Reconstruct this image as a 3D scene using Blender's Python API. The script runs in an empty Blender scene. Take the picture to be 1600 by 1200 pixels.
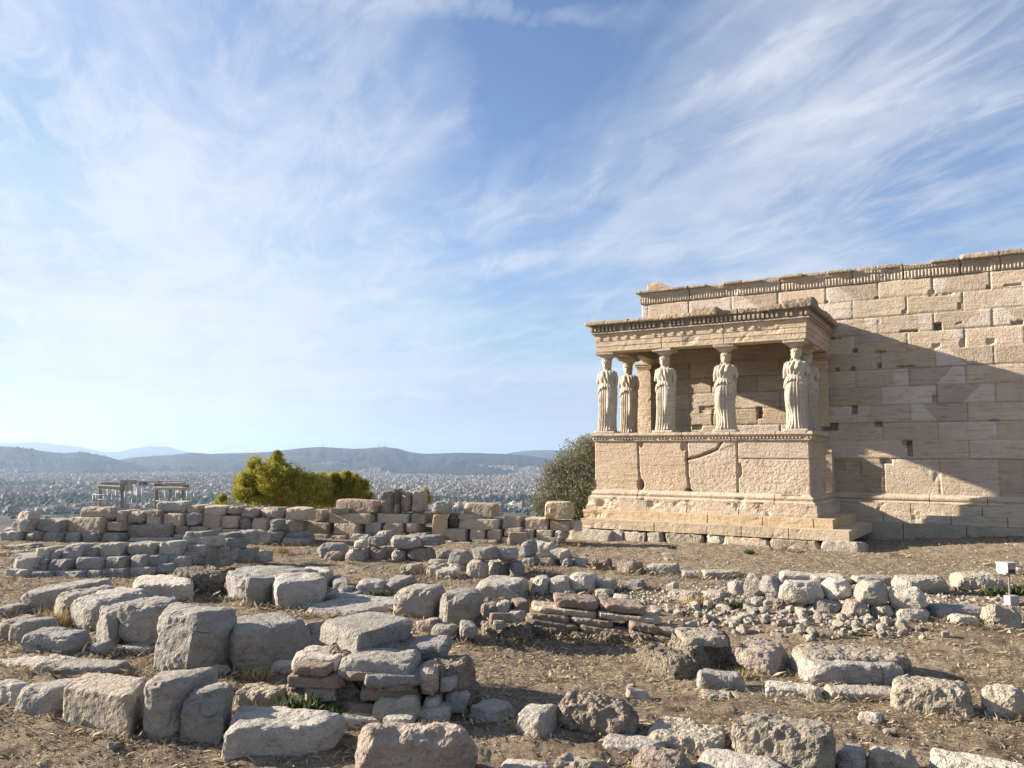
import bpy, math, random
import numpy as np
from math import radians, sin, cos, pi
from mathutils import Matrix, Vector

# ------------------------------------------------------------------ camera
EYE = 2.0
F = 1272.8; PITCH = 0.097; ROLL = 0.0105
scene = bpy.context.scene
cam_d = bpy.data.cameras.new("camera"); cam = bpy.data.objects.new("camera", cam_d)
scene.collection.objects.link(cam); scene.camera = cam
cam_d.sensor_width = 36.0; cam_d.lens = F / 1600 * 36.0
cam_d.clip_start = 0.1; cam_d.clip_end = 200000
_c, _s = cos(PITCH), sin(PITCH)
FW = np.array((0, _c, _s)); UPV = np.array((0, -_s, _c)); RX = np.array((1.0, 0, 0))
IR = cos(ROLL) * RX + sin(ROLL) * UPV; IU = -sin(ROLL) * RX + cos(ROLL) * UPV
cam.matrix_world = Matrix(((IR[0], IU[0], -FW[0], 0), (IR[1], IU[1], -FW[1], 0), (IR[2], IU[2], -FW[2], EYE), (0, 0, 0, 1)))

# ------------------------------------------------------------------ light
YAW = 0.5449                                   # the temple stands turned against the view
UD = np.array((cos(YAW), -sin(YAW), 0)); SD = np.array((-sin(YAW), -cos(YAW), 0))
SUN_A, SUN_T = 0.28, 0.395
sdir = -UD + SUN_A * SD + np.array((0, 0, SUN_T)); sdir /= np.linalg.norm(sdir)
sun_el = math.asin(sdir[2]); sun_az = math.atan2(sdir[0], sdir[1])
sl = bpy.data.lights.new("sun", 'SUN'); sl.energy = 5.0; sl.angle = radians(0.55); sl.color = (1.0, 0.875, 0.725)
so = bpy.data.objects.new("sun", sl); scene.collection.objects.link(so)
so.rotation_euler = Vector(sdir).to_track_quat('Z', 'Y').to_euler()

world = bpy.data.worlds.new("World"); scene.world = world; world.use_nodes = True
W = world.node_tree; W.nodes.clear()
def WN(t, **k):
    n = W.nodes.new(t)
    for a, v in k.items(): setattr(n, a, v)
    return n
def wmath(op, a, b=None, clamp=False):
    n = WN('ShaderNodeMath', operation=op, use_clamp=clamp)
    for i, v in enumerate((a, b)):
        if v is None: continue
        if isinstance(v, (int, float)): n.inputs[i].default_value = v
        else: W.links.new(v, n.inputs[i])
    return n.outputs[0]
def wvec(op, a, b=None, out=0):
    n = WN('ShaderNodeVectorMath', operation=op)
    for i, v in enumerate((a, b)):
        if v is None: continue
        if isinstance(v, (tuple, list)): n.inputs[i].default_value = v
        else: W.links.new(v, n.inputs[i])
    return n.outputs[out]
sky = WN('ShaderNodeTexSky', sky_type='NISHITA'); sky.sun_disc = False
sky.sun_elevation = sun_el; sky.sun_rotation = sun_az; sky.altitude = 150
sky.air_density = 1.0; sky.dust_density = 0.35; sky.ozone_density = 1.6
tc = WN('ShaderNodeTexCoord'); D = tc.outputs['Generated']
sep = WN('ShaderNodeSeparateXYZ'); W.links.new(D, sep.inputs[0])
zz = wmath('MAXIMUM', wmath('ADD', sep.outputs[2], 0.07), 0.02)
comb = WN('ShaderNodeCombineXYZ')
W.links.new(wmath('DIVIDE', sep.outputs[0], zz), comb.inputs[0]); W.links.new(wmath('DIVIDE', sep.outputs[1], zz), comb.inputs[1])
def wnoise(rot, scl, loc, scale, detail, rough, dist, lac=2.0):
    m0 = WN('ShaderNodeMapping'); m0.inputs['Rotation'].default_value = (0, 0, rot); W.links.new(comb.outputs[0], m0.inputs[0])
    m = WN('ShaderNodeMapping'); m.inputs['Scale'].default_value = scl
    m.inputs['Location'].default_value = loc
    W.links.new(m0.outputs[0], m.inputs[0])
    n = WN('ShaderNodeTexNoise'); n.inputs['Scale'].default_value = scale; n.inputs['Detail'].default_value = detail
    n.inputs['Roughness'].default_value = rough; n.inputs['Distortion'].default_value = dist
    W.links.new(m.outputs[0], n.inputs['Vector']); return n.outputs[0]
def wramp(x, a, b, lo=0.0, hi=1.0):
    m = WN('ShaderNodeMapRange', interpolation_type='SMOOTHSTEP'); W.links.new(x, m.inputs[0])
    m.inputs[1].default_value = a; m.inputs[2].default_value = b; m.inputs[3].default_value = lo; m.inputs[4].default_value = hi
    return m.outputs[0]
def pixdir(px, py):
    a, b = px - 800, py - 600
    d = FW + IR * a / F - IU * b / F
    return d / np.linalg.norm(d)
dn = WN('ShaderNodeTexNoise'); dn.inputs['Scale'].default_value = 5.0; dn.inputs['Detail'].default_value = 7; dn.inputs['Roughness'].default_value = .6
W.links.new(D, dn.inputs['Vector'])
DD = wvec('ADD', D, wvec('SCALE', wvec('SUBTRACT', dn.outputs['Color'], (.5, .5, .5))))
DD.node.inputs[1].links[0].from_node.inputs['Scale'].default_value = 0.10
def blob(px, py, r0, r1, amp, d=None):         # a patch of cirrus / clear air standing in one part of the sky
    d = wvec('DISTANCE', DD, tuple(pixdir(px, py)), out=1)
    return wramp(d, r1, r0, 0.0, amp)
def stroke(x0, y0, x1, y1, w, amp, soft=.35):  # one long cirrus streak
    a, b = pixdir(x0, y0), pixdir(x1, y1); n = np.cross(a, b); n /= np.linalg.norm(n); m = (a + b); m /= np.linalg.norm(m); t = np.cross(n, m)
    half = math.acos(float(a @ b)) / 2
    across = wmath('ABSOLUTE', wvec('DOT_PRODUCT', DD, tuple(n), out=1)); along = wmath('ABSOLUTE', wvec('DOT_PRODUCT', DD, tuple(t), out=1))
    return wmath('MULTIPLY', wramp(across, w, w * .1, 0, amp), wramp(along, math.sin(half) * 1.1, math.sin(half) * soft, 0, 1))
def total(lst):
    o = lst[0]
    for b in lst[1:]: o = wmath('ADD', o, b)
    return o
def snoise(scl, scale, detail, rough, dist):
    m = WN('ShaderNodeMapping'); m.inputs['Scale'].default_value = scl; W.links.new(D, m.inputs[0])
    n = WN('ShaderNodeTexNoise'); n.inputs['Scale'].default_value = scale; n.inputs['Detail'].default_value = detail
    n.inputs['Roughness'].default_value = rough; n.inputs['Distortion'].default_value = dist; W.links.new(m.outputs[0], n.inputs['Vector']); return n.outputs[0]
ang = radians(-112)                            # the wind direction the streaks follow
streak = wnoise(ang, (0.55, 1.5, 1), (3.1, 1.7, 0), 1.5, 11, 0.64, 1.1)
fine = wnoise(ang, (0.9, 2.2, 1), (1.3, 9.2, 0), 2.6, 11, 0.64, 1.6)
veil = snoise((1, 1, 1.6), 2.6, 8, .55, .5)
bands = snoise((1, 1, 7), 2.2, 9, .60, .6)
cov = total([blob(60, 360, .02, .66, .22), blob(560, 360, .02, .36, .17), blob(1120, 330, .0, .34, .22), blob(60, 120, .0, .14, .12), blob(235, 250, .0, .07, .30), blob(110, 140, .0, .06, .28), blob(150, 265, .0, .13, .12), blob(330, 120, .0, .22, -.12),
    blob(160, 560, .02, .30, .20), blob(560, 470, .0, .2, .08), blob(900, 90, .03, .34, -.24), blob(780, 170, .0, .20, -.10), blob(470, 90, .0, .18, -.06), blob(1480, 180, .03, .3, .12), blob(700, 560, .03, .26, -.24), blob(1550, 350, .0, .15, -.10), blob(60, 20, .0, .2, .05), blob(1340, 110, .0, .16, .06)])
cov = wmath('ADD', cov, .13)
strokes = total([stroke(1060, 205, 1370, -20, .024, 1.2, .1), stroke(880, 330, 1010, 180, .02, .25, .1), stroke(1180, 210, 1500, 130, .016, .35, .1), stroke(300, 470, 800, 470, .014, .3, .1), stroke(0, 500, 380, 505, .012, .3, .1), stroke(640, 580, 900, 560, .008, .25, .1), stroke(100, 610, 360, 625, .012, .25, .1), stroke(880, 400, 1010, 300, .022, .42), stroke(1000, 400, 1120, 352, .022, .40), stroke(1050, 300, 1600, 50, .036, .5, .1), stroke(480, 505, 625, 455, .010, .45),
    stroke(380, -5, 1100, 35, .022, .45, .1), stroke(560, 400, 1000, 260, .03, .3, .1), stroke(60, 380, 520, 300, .03, .5, .1), stroke(200, 300, 470, 120, .025, .35, .1), stroke(560, 330, 760, 120, .02, .25, .1), stroke(1420, 200, 1620, 130, .03, .3, .1), stroke(0, 440, 600, 430, .03, .45, .1), stroke(620, 440, 960, 380, .02, .5, .1), stroke(440, 628, 735, 612, .012, .95), stroke(330, 566, 520, 540, .010, .5), stroke(720, 606, 900, 600, .006, .5), stroke(-20, 470, 300, 480, .02, .5), stroke(520, 545, 930, 522, .007, .40), stroke(-40, 520, 440, 540, .022, .26), stroke(348, 55, 352, 135, .008, .30), stroke(1180, 275, 1335, 230, .014, .40), stroke(-20, 590, 320, 610, .016, .18), stroke(600, 500, 900, 470, .010, .18), stroke(300, 350, 700, 250, .04, .16)])
v = wmath('MULTIPLY', wmath('MULTIPLY', cov, 1.1), wramp(veil, .32, .66, .30, 1.45))
w1 = wmath('MULTIPLY', wramp(streak, .42, .66, 0, 1), wmath('ADD', wmath('MULTIPLY', cov, 1.05), .14))
w2 = wmath('MULTIPLY', wramp(fine, .44, .72, 0, 1), wmath('ADD', wmath('MULTIPLY', cov, 1.0), .10))
lowm = wramp(sep.outputs[2], .34, .10, 0, 1)
w3 = wmath('MULTIPLY', wmath('MULTIPLY', wramp(bands, .44, .70, 0, .95), lowm), wmath('ADD', wmath('MULTIPLY', cov, 1.6), .45))
sk = wmath('MULTIPLY', strokes, wramp(fine, .30, .68, .25, 1.15))
cover = total([v, w1, w2, w3, sk]); cover = wmath('MULTIPLY', wmath('SUBTRACT', 1.0, wmath('EXPONENT', wmath('MULTIPLY', wmath('MAXIMUM', cover, 0.0), -1.12))), .97)
low = wramp(sep.outputs[2], 0.0, 0.06, 0.3, 1.0)
cover = wmath('MULTIPLY', cover, low)
CLOUD = (4.5, 4.75, 5.15, 1); HORIZON = (3.25, 3.38, 3.30, 1)
tint = WN('ShaderNodeMix', data_type='RGBA', blend_type='MULTIPLY'); tint.inputs[0].default_value = 1.0; W.links.new(sky.outputs[0], tint.inputs[6]); tint.inputs[7].default_value = (.72, .79, .95, 1)
hz_ = WN('ShaderNodeMix', data_type='RGBA'); W.links.new(wramp(sep.outputs[2], .13, -.01, 0, .95), hz_.inputs[0]); dk = WN('ShaderNodeMix', data_type='RGBA', blend_type='DARKEN'); dk.inputs[0].default_value = 1.0; W.links.new(tint.outputs[2], dk.inputs[6]); dk.inputs[7].default_value = (2.5, 3.2, 4.3, 1); W.links.new(dk.outputs[2], hz_.inputs[6]); hz_.inputs[7].default_value = HORIZON
mix = WN('ShaderNodeMix', data_type='RGBA')
W.links.new(cover, mix.inputs[0]); W.links.new(hz_.outputs[2], mix.inputs[6]); mix.inputs[7].default_value = CLOUD
bg = WN('ShaderNodeBackground'); bg.inputs[1].default_value = 0.060
W.links.new(mix.outputs[2], bg.inputs[0])
wo = WN('ShaderNodeOutputWorld'); W.links.new(bg.outputs[0], wo.inputs[0])

vs = scene.view_settings; vs.view_transform = 'Standard'; vs.look = 'None'; vs.exposure = 1.6; vs.gamma = 1.0
scene.render.engine = 'CYCLES'; cy = scene.cycles
cy.use_denoising = True; cy.max_bounces = 6; cy.diffuse_bounces = 2; cy.glossy_bounces = 2; cy.volume_bounces = 0
cy.use_adaptive_sampling = True; cy.adaptive_threshold = 0.012

# ------------------------------------------------------------------ numeric helpers
R = random.Random(11); NR = np.random.default_rng(11)
def ray(px, py):
    a, b = px - 800, py - 600
    return FW + IR * a / F - IU * b / F
def on_z(px, py, z):
    d = ray(px, py); return np.array((0, 0, EYE)) + d * ((z - EYE) / d[2])
def at_y(px, py, Y):
    d = ray(px, py); return np.array((0, 0, EYE)) + d * (Y / d[1])
def _h(ix, iy, iz, k):
    h = (ix * 374761393 + iy * 668265263 + iz * 2147483647 * 3 + k * 1274126177) & 0xffffffff
    h = ((h ^ (h >> 13)) * 1274126177) & 0xffffffff
    h = ((h ^ (h >> 16)) * 2246822519) & 0xffffffff
    return (h ^ (h >> 15)) & 0xffffffff
def noise(p, seed=0):
    p = np.asarray(p, float); i = np.floor(p).astype(np.int64); f = p - i
    u = f * f * f * (f * (f * 6 - 15) + 10); out = 0
    for dx in (0, 1):
        for dy in (0, 1):
            for dz in (0, 1):
                h = _h(i[:, 0] + dx, i[:, 1] + dy, i[:, 2] + dz, seed)
                g = (((h & 1023) / 511.5 - 1) * (f[:, 0] - dx) + (((h >> 10) & 1023) / 511.5 - 1) * (f[:, 1] - dy)
                     + (((h >> 20) & 1023) / 511.5 - 1) * (f[:, 2] - dz))
                w = (u[:, 0] if dx else 1 - u[:, 0]) * (u[:, 1] if dy else 1 - u[:, 1]) * (u[:, 2] if dz else 1 - u[:, 2])
                out = out + g * w
    return out
def fbm(p, seed=0, o=4, g=0.5):
    p = np.asarray(p, float); a = 1.0; s = 0; t = 0
    for k in range(o):
        s = s + a * noise(p * (2 ** k) + k * 17.3, seed + k); t += a; a *= g
    return s / t
def ss(x, a, b):
    t = np.clip((x - a) / (b - a), 0, 1); return t * t * (3 - 2 * t)

def tag(o, label=None, cat=None, group=None, kind=None):
    if label: o['label'] = label
    if cat: o['category'] = cat
    if group: o['group'] = group
    if kind: o['kind'] = kind
    return o
def empty(name, loc=(0, 0, 0), rz=0.0):
    o = bpy.data.objects.new(name, None); scene.collection.objects.link(o)
    o.location = loc; o.rotation_euler = (0, 0, rz); o.empty_display_size = 0.2; return o
def mesh_np(name, v, f, mat, parent=None, loc=None, smooth=True, col=None, mats=None, midx=None):
    v = np.asarray(v, np.float32); f = np.asarray(f, np.int32); n = f.shape[1]
    me = bpy.data.meshes.new(name)
    me.vertices.add(len(v)); me.vertices.foreach_set('co', v.ravel())
    me.loops.add(f.size); me.loops.foreach_set('vertex_index', f.ravel())
    me.polygons.add(len(f)); me.polygons.foreach_set('loop_start', np.arange(0, f.size, n, dtype=np.int32))
    me.polygons.foreach_set('use_smooth', np.full(len(f), smooth))
    if midx is not None: me.polygons.foreach_set('material_index', np.asarray(midx, np.int32))
    me.update(calc_edges=True); me.validate()
    if col is not None:
        a = me.color_attributes.new('Col', 'FLOAT_COLOR', 'POINT')
        c = np.ones((len(v), 4), np.float32); c[:, :3] = col; a.data.foreach_set('color', c.ravel())
    for m in (mats or [mat]): me.materials.append(m)
    o = bpy.data.objects.new(name, me); scene.collection.objects.link(o)
    if parent is not None: o.parent = parent
    if loc is not None: o.location = loc
    return o
class Acc:                                      # gathers quads of ONE part
    def __init__(s): s.v = []; s.f = []; s.c = []; s.n = 0
    def add(s, v, f, c=(1, 1, 1)):
        v = np.asarray(v, float); f = np.asarray(f, int); s.v.append(v); s.f.append(f + s.n)
        c = np.asarray(c, float); s.c.append(np.tile(c, (len(v), 1)) if c.ndim == 1 else c); s.n += len(v)
    def box(s, x0, x1, y0, y1, z0, z1, c=(1, 1, 1), rot=None, org=None):
        v = np.array([(x, y, z) for x in (x0, x1) for y in (y0, y1) for z in (z0, z1)], float)
        if rot is not None: v = v @ np.asarray(rot).T
        if org is not None: v = v + np.asarray(org)
        s.add(v, [(0, 1, 3, 2), (4, 6, 7, 5), (0, 4, 5, 1), (2, 3, 7, 6), (0, 2, 6, 4), (1, 5, 7, 3)], c)
    def tube(s, a, b, r0, r1, n=8, c=(1, 1, 1)):
        a = np.asarray(a, float); b = np.asarray(b, float); d = b - a; d = d / np.linalg.norm(d)
        x = np.cross(d, (0, 0, 1) if abs(d[2]) < .9 else (1, 0, 0)); x /= np.linalg.norm(x); y = np.cross(d, x)
        v = []
        for k in range(n):
            t = 2 * pi * k / n; e = x * cos(t) + y * sin(t); v += [a + e * r0, b + e * r1]
        f = [(2 * k, 2 * ((k + 1) % n), 2 * ((k + 1) % n) + 1, 2 * k + 1) for k in range(n)]
        v += [a, b]
        for k in range(0, n, 2):
            k1, k2 = (k + 1) % n, (k + 2) % n
            f += [(2 * n, 2 * k2, 2 * k1, 2 * k), (2 * n + 1, 2 * k + 1, 2 * k1 + 1, 2 * k2 + 1)]
        s.add(v, f, c)
    def build(s, name, mat, parent=None, loc=None, smooth=False):
        return mesh_np(name, np.concatenate(s.v), np.concatenate(s.f), mat, parent, loc, smooth, np.concatenate(s.c))

_topo = {}
def cube_topo(nx, ny, nz):
    k = (nx, ny, nz)
    if k in _topo: return _topo[k]
    idx = {}; pts = []; fs = []
    def vid(i, j, l):
        t = (i, j, l)
        if t not in idx: idx[t] = len(pts); pts.append((2 * i / nx - 1, 2 * j / ny - 1, 2 * l / nz - 1))
        return idx[t]
    for i in range(nx):
        for j in range(ny):
            fs.append((vid(i, j, 0), vid(i, j + 1, 0), vid(i + 1, j + 1, 0), vid(i + 1, j, 0)))
            fs.append((vid(i, j, nz), vid(i + 1, j, nz), vid(i + 1, j + 1, nz), vid(i, j + 1, nz)))
    for i in range(nx):
        for l in range(nz):
            fs.append((vid(i, 0, l), vid(i + 1, 0, l), vid(i + 1, 0, l + 1), vid(i, 0, l + 1)))
            fs.append((vid(i, ny, l), vid(i, ny, l + 1), vid(i + 1, ny, l + 1), vid(i + 1, ny, l)))
    for j in range(ny):
        for l in range(nz):
            fs.append((vid(0, j, l), vid(0, j, l + 1), vid(0, j + 1, l + 1), vid(0, j + 1, l)))
            fs.append((vid(nx, j, l), vid(nx, j + 1, l), vid(nx, j + 1, l + 1), vid(nx, j, l + 1)))
    _topo[k] = (np.array(pts), np.array(fs)); return _topo[k]
def vnormals(v, f):
    n = np.cross(v[f[:, 2]] - v[f[:, 0]], v[f[:, 3]] - v[f[:, 1]])
    o = np.zeros_like(v)
    for k in range(4): np.add.at(o, f[:, k], n)
    return o / np.maximum(np.linalg.norm(o, axis=1, keepdims=True), 1e-9)
def rock(C8, seg, rnd=0.12, amp=0.03, scl=3.0, chips=5, depth=0.18, layer=0.0, seed=0, facets=0.0):
    """one stone: a rounded, chipped, weathered hexahedron. C8[ix][iy][iz] world corners (numpy (2,2,2,3))"""
    C8 = np.array(C8, float); rr = random.Random(seed * 7 + 3); soft = rnd; rnd = rnd * .55; seg = int(seg * 1.25)
    jit = min(np.linalg.norm(C8[1, 0, 0] - C8[0, 0, 0]), np.linalg.norm(C8[0, 1, 0] - C8[0, 0, 0]), np.linalg.norm(C8[0, 0, 1] - C8[0, 0, 0])) * (.10 if amp > .016 else .03)
    C8 += np.random.default_rng(seed).uniform(-jit, jit, C8.shape)
    dim = np.array((np.linalg.norm(C8[1, 0, 0] - C8[0, 0, 0]), np.linalg.norm(C8[0, 1, 1] - C8[0, 0, 1]), np.linalg.norm(C8[0, 0, 1] - C8[0, 0, 0])))
    dim = np.maximum(dim, 0.03); m = dim.max()
    n = [int(max(3, min(58, round(seg * d / m)))) for d in dim]
    q, f = cube_topo(*n); q = q.copy()
    h = dim / 2; r = rnd * dim.min()
    p = q * h; core = np.clip(p, -(h - r), h - r); d = p - core
    L = np.linalg.norm(d, axis=1, keepdims=True); p = np.where(L > 1e-9, core + d * (r / np.maximum(L, 1e-9)), p)
    ed = np.sort(h - np.abs(core + 0.0), axis=1)
    for _ in range(chips):
        nn = np.array((rr.choice((-1, 1)) * rr.uniform(.2, 1), rr.choice((-1, 1)) * rr.uniform(.2, 1), rr.uniform(-.4, 1.0)))
        nn /= np.linalg.norm(nn); mx = (np.abs(nn) * h).sum()
        lim = mx - rr.uniform(.25, 1) * depth * dim.min() * 1.3
        e = p @ nn - lim; e = np.maximum(e + 0.0, 0); p = p - e[:, None] * nn[None] * 0.92
    nf = int(facets * (8 + 14 * min(1.0, seg / 30)) * (1 if soft >= .5 else .7)); lo = 93 if soft >= .5 else 97.2
    for _ in range(nf):
        nn = np.array((rr.gauss(0, 1), rr.gauss(0, 1), rr.gauss(0, .8))); nn /= np.linalg.norm(nn); pr_ = p @ nn
        lim = np.percentile(pr_, rr.uniform(lo, 99.6)); e = np.maximum(pr_ - lim, 0); p = p - e[:, None] * nn[None] * .85
    q = p / h
    t = (q + 1) / 2; tx, ty, tz = t[:, 0:1], t[:, 1:2], t[:, 2:3]
    v = 0
    for i in (0, 1):
        for j in (0, 1):
            for k in (0, 1):
                v = v + (tx if i else 1 - tx) * (ty if j else 1 - ty) * (tz if k else 1 - tz) * C8[i, j, k]
    nrm = vnormals(v, f)
    ps = v * scl + seed * 3.71
    nz = fbm(ps, seed, 5, .62)
    rg = 0.28 - np.abs(noise(ps * 1.9 + 5, seed + 9))
    h2 = np.sort(h[None] - np.abs(p), axis=1); edge = 1 - ss(h2[:, 1] / max(.35 * dim.min(), .02), 0, 1)     # edges wear unevenly
    dsp = amp * (nz * 1.9 + rg * 0.8) - edge * np.clip(fbm(ps * 1.3 + 40, seed + 4, 4, .6) + .12, 0, 1) * min(.22 * dim.min(), .10) * (1.6 if amp > .012 else .5)
    if layer: dsp = dsp + layer * np.sign(noise(np.c_[v[:, 0] * 1.5, v[:, 1] * 1.5, v[:, 2] * 16 + seed], seed)) * .5
    v = v + nrm * dsp[:, None]
    return v, f

# ------------------------------------------------------------------ materials
def newmat(name):
    m = bpy.data.materials.new(name); m.use_nodes = True; nt = m.node_tree; nt.nodes.clear(); return m, nt
class NB:
    def __init__(s, nt): s.nt = nt
    def n(s, t, **k):
        x = s.nt.nodes.new(t)
        for a, v in k.items(): setattr(x, a, v)
        return x
    def l(s, a, b): s.nt.links.new(a, b)
    def set(s, sock, v):
        if hasattr(v, 'links'): s.l(v, sock)
        else: sock.default_value = v
    def math(s, op, a, b=0.0, clamp=False):
        x = s.n('ShaderNodeMath', operation=op, use_clamp=clamp); s.set(x.inputs[0], a); s.set(x.inputs[1], b); return x.outputs[0]
    def noise(s, vec, scale, detail=5, rough=0.55, dist=0.0):
        x = s.n('ShaderNodeTexNoise'); s.l(vec, x.inputs['Vector']); x.inputs['Scale'].default_value = scale
        x.inputs['Detail'].default_value = detail; x.inputs['Roughness'].default_value = rough; x.inputs['Distortion'].default_value = dist
        return x.outputs[0]
    def vor(s, vec, scale, feat='F1', rnd=1.0, out=0):
        x = s.n('ShaderNodeTexVoronoi', feature=feat); s.l(vec, x.inputs['Vector']); x.inputs['Scale'].default_value = scale
        x.inputs['Randomness'].default_value = rnd; return x.outputs[out]
    def ramp(s, x, a, b, lo=0.0, hi=1.0):
        m = s.n('ShaderNodeMapRange', interpolation_type='SMOOTHSTEP'); s.set(m.inputs[0], x)
        m.inputs[1].default_value = a; m.inputs[2].default_value = b; m.inputs[3].default_value = lo; m.inputs[4].default_value = hi; return m.outputs[0]
    def mix(s, fac, a, b, bt='MIX'):
        m = s.n('ShaderNodeMix', data_type='RGBA', blend_type=bt); s.set(m.inputs[0], fac)
        for i, v in ((6, a), (7, b)):
            if isinstance(v, tuple): v = (*v[:3], 1)
            s.set(m.inputs[i], v)
        return m.outputs[2]
    def map(s, vec, scale=(1, 1, 1), rot=(0, 0, 0), loc=(0, 0, 0)):
        m = s.n('ShaderNodeMapping'); s.l(vec, m.inputs[0]); m.inputs['Scale'].default_value = scale; m.inputs['Rotation'].default_value = rot
        m.inputs['Location'].default_value = loc; return m.outputs[0]
    def finish(s, col, rough=0.9, height=None, dist=0.02, strength=1.0, spec=0.25):
        col = s.mix(1.0, col, (.80, .785, .765), 'MULTIPLY')
        b = s.n('ShaderNodeBsdfPrincipled'); s.set(b.inputs['Base Color'], col); b.inputs['Roughness'].default_value = rough
        b.inputs['Specular IOR Level'].default_value = spec
        if height is not None:
            bp = s.n('ShaderNodeBump'); bp.inputs['Distance'].default_value = dist; bp.inputs['Strength'].default_value = strength
            s.l(height, bp.inputs['Height']); s.l(bp.outputs[0], b.inputs['Normal'])
        o = s.n('ShaderNodeOutputMaterial'); s.l(b.outputs[0], o.inputs[0])
def objvec(N):
    t = N.n('ShaderNodeTexCoord'); oi = N.n('ShaderNodeObjectInfo'); v = N.n('ShaderNodeVectorMath', operation='MULTIPLY_ADD')
    c = N.n('ShaderNodeCombineXYZ')
    for i in range(3): N.l(oi.outputs['Random'], c.inputs[i])
    N.l(c.outputs[0], v.inputs[0]); v.inputs[1].default_value = (37.0, 53.0, 71.0); N.l(t.outputs['Object'], v.inputs[2])
    return v.outputs[0], oi.outputs['Random']
def stone(name, base, warm, dark, pit=0.3, bump=0.018, vein=0.2, lich=0.35, hole=0.0, vc=False, gloss=0.88):
    m, nt = newmat(name); N = NB(nt); vec, rnd = objvec(N)
    n1 = N.noise(vec, 1.6, 6, .6, .4); n2 = N.noise(vec, 7, 7, .65); n3 = N.noise(vec, 34, 5, .7)
    n4 = N.noise(N.map(vec, (1, 1, 6), (.25, .1, 0)), 4.0, 6, .65, .8)
    col = N.mix(N.ramp(n1, .38, .64), base, warm)
    col = N.mix(N.math('MULTIPLY', N.ramp(n4, .5, .72), vein), col, tuple(x * .55 for x in dark))
    col = N.mix(N.math('MULTIPLY', N.ramp(n2, .52, .75), lich), col, dark)
    col = N.mix(N.ramp(n3, .5, .8, 0, .45), col, tuple(min(1, x * 1.35) for x in base))
    br = N.ramp(rnd, 0, 1, .80, 1.14)
    cc = N.n('ShaderNodeCombineXYZ')
    for i in range(3): N.l(br, cc.inputs[i])
    col = N.mix(1.0, col, cc.outputs[0], 'MULTIPLY')
    if vc:
        va = N.n('ShaderNodeVertexColor'); va.layer_name = 'Col'; col = N.mix(1.0, col, va.outputs[0], 'MULTIPLY')
    v1 = N.vor(vec, 22); v2 = N.vor(vec, 60)
    n6 = N.noise(vec, 15, 6, .7, .6); crk = N.ramp(N.vor(N.map(vec, (1, 1, 1.6), (.3, .2, .1)), 3.1, 'DISTANCE_TO_EDGE'), 0, .035)
    crk = N.math('MAXIMUM', crk, N.ramp(n1, .36, .41))
    col = N.mix(N.ramp(n6, .56, .74, 0, .55), col, dark); col = N.mix(N.ramp(n6, .40, .28, 0, .35), col, tuple(min(1, x * 1.25) for x in warm))
    col = N.mix(N.ramp(crk, 0, 1, .3, 0), col, tuple(x * .4 for x in dark))
    h = N.math('ADD', N.math('MULTIPLY', n2, 1.6), N.math('MULTIPLY', n3, .55)); h = N.math('ADD', h, N.math('MULTIPLY', n6, 1.3)); h = N.math('ADD', h, N.math('MULTIPLY', crk, .5))
    h = N.math('ADD', h, N.math('MULTIPLY', N.ramp(v1, 0, .45), pit))
    h = N.math('ADD', h, N.math('MULTIPLY', N.ramp(v2, 0, .5), pit * .4))
    st_ = N.noise(vec, 2.6, 7, .7, 1.2); col = N.mix(N.ramp(st_, .55, .70, 0, .45), col, tuple(x * .8 for x in dark)); sp_ = N.vor(vec, 48); col = N.mix(N.math('MULTIPLY', N.ramp(sp_, .22, .12), N.ramp(n2, .45, .6)), col, tuple(x * .5 for x in dark))
    h = N.math('ADD', h, N.math('MULTIPLY', n4, vein * .9))
    if hole:
        hl = N.ramp(N.vor(N.map(vec, (1, 1, 1)), 13), .08, .42); h = N.math('ADD', h, N.math('MULTIPLY', hl, hole * 2))
        col = N.mix(N.ramp(hl, 0, .6, .55 * hole, 0), col, tuple(x * .45 for x in dark))
    N.finish(col, gloss, h, bump * 1.7, 1.0, .2)
    return m
M = {}
M['rub'] = stone('pale_rubble', (.60, .55, .47), (.64, .58, .49), (.40, .355, .31), .2, .008, .1, .08)
M['lime'] = stone('grey_limestone', (.53, .50, .45), (.63, .58, .50), (.28, .265, .24), .35, .022, .35, .5)
M['limeblue'] = stone('blue_grey_limestone', (.42, .41, .395), (.50, .475, .44), (.21, .205, .195), .3, .02, .5, .45)
M['pink'] = stone('pinkish_limestone', (.56, .465, .39), (.63, .53, .44), (.32, .265, .22), .5, .03, .25, .35)
M['tan'] = stone('tan_poros_block', (.57, .475, .365), (.65, .54, .41), (.34, .28, .215), .35, .016, .45, .35)
M['gold'] = stone('honey_marble_block', (.54, .44, .30), (.58, .43, .26), (.35, .27, .18), .15, .008, .2, .15)
M['pale'] = stone('pale_weathered_marble', (.64, .59, .505), (.70, .63, .52), (.38, .345, .29), .4, .02, .3, .35)
M['cong'] = stone('dark_conglomerate', (.38, .32, .26), (.46, .38, .30), (.13, .11, .095), .7, .034, .3, .6, hole=.5)
M['congl'] = stone('pitted_conglomerate', (.54, .48, .39), (.60, .53, .42), (.24, .21, .175), .5, .022, .2, .45, hole=.3)
M['brick'] = stone('thin_red_brick', (.33, .255, .20), (.40, .32, .25), (.20, .16, .125), .3, .012, .6, .4)
M['mortar'] = stone('crumbling_mortar', (.42, .355, .28), (.50, .43, .34), (.20, .165, .135), 1.0, .05, .2, .5, hole=.5)

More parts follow.
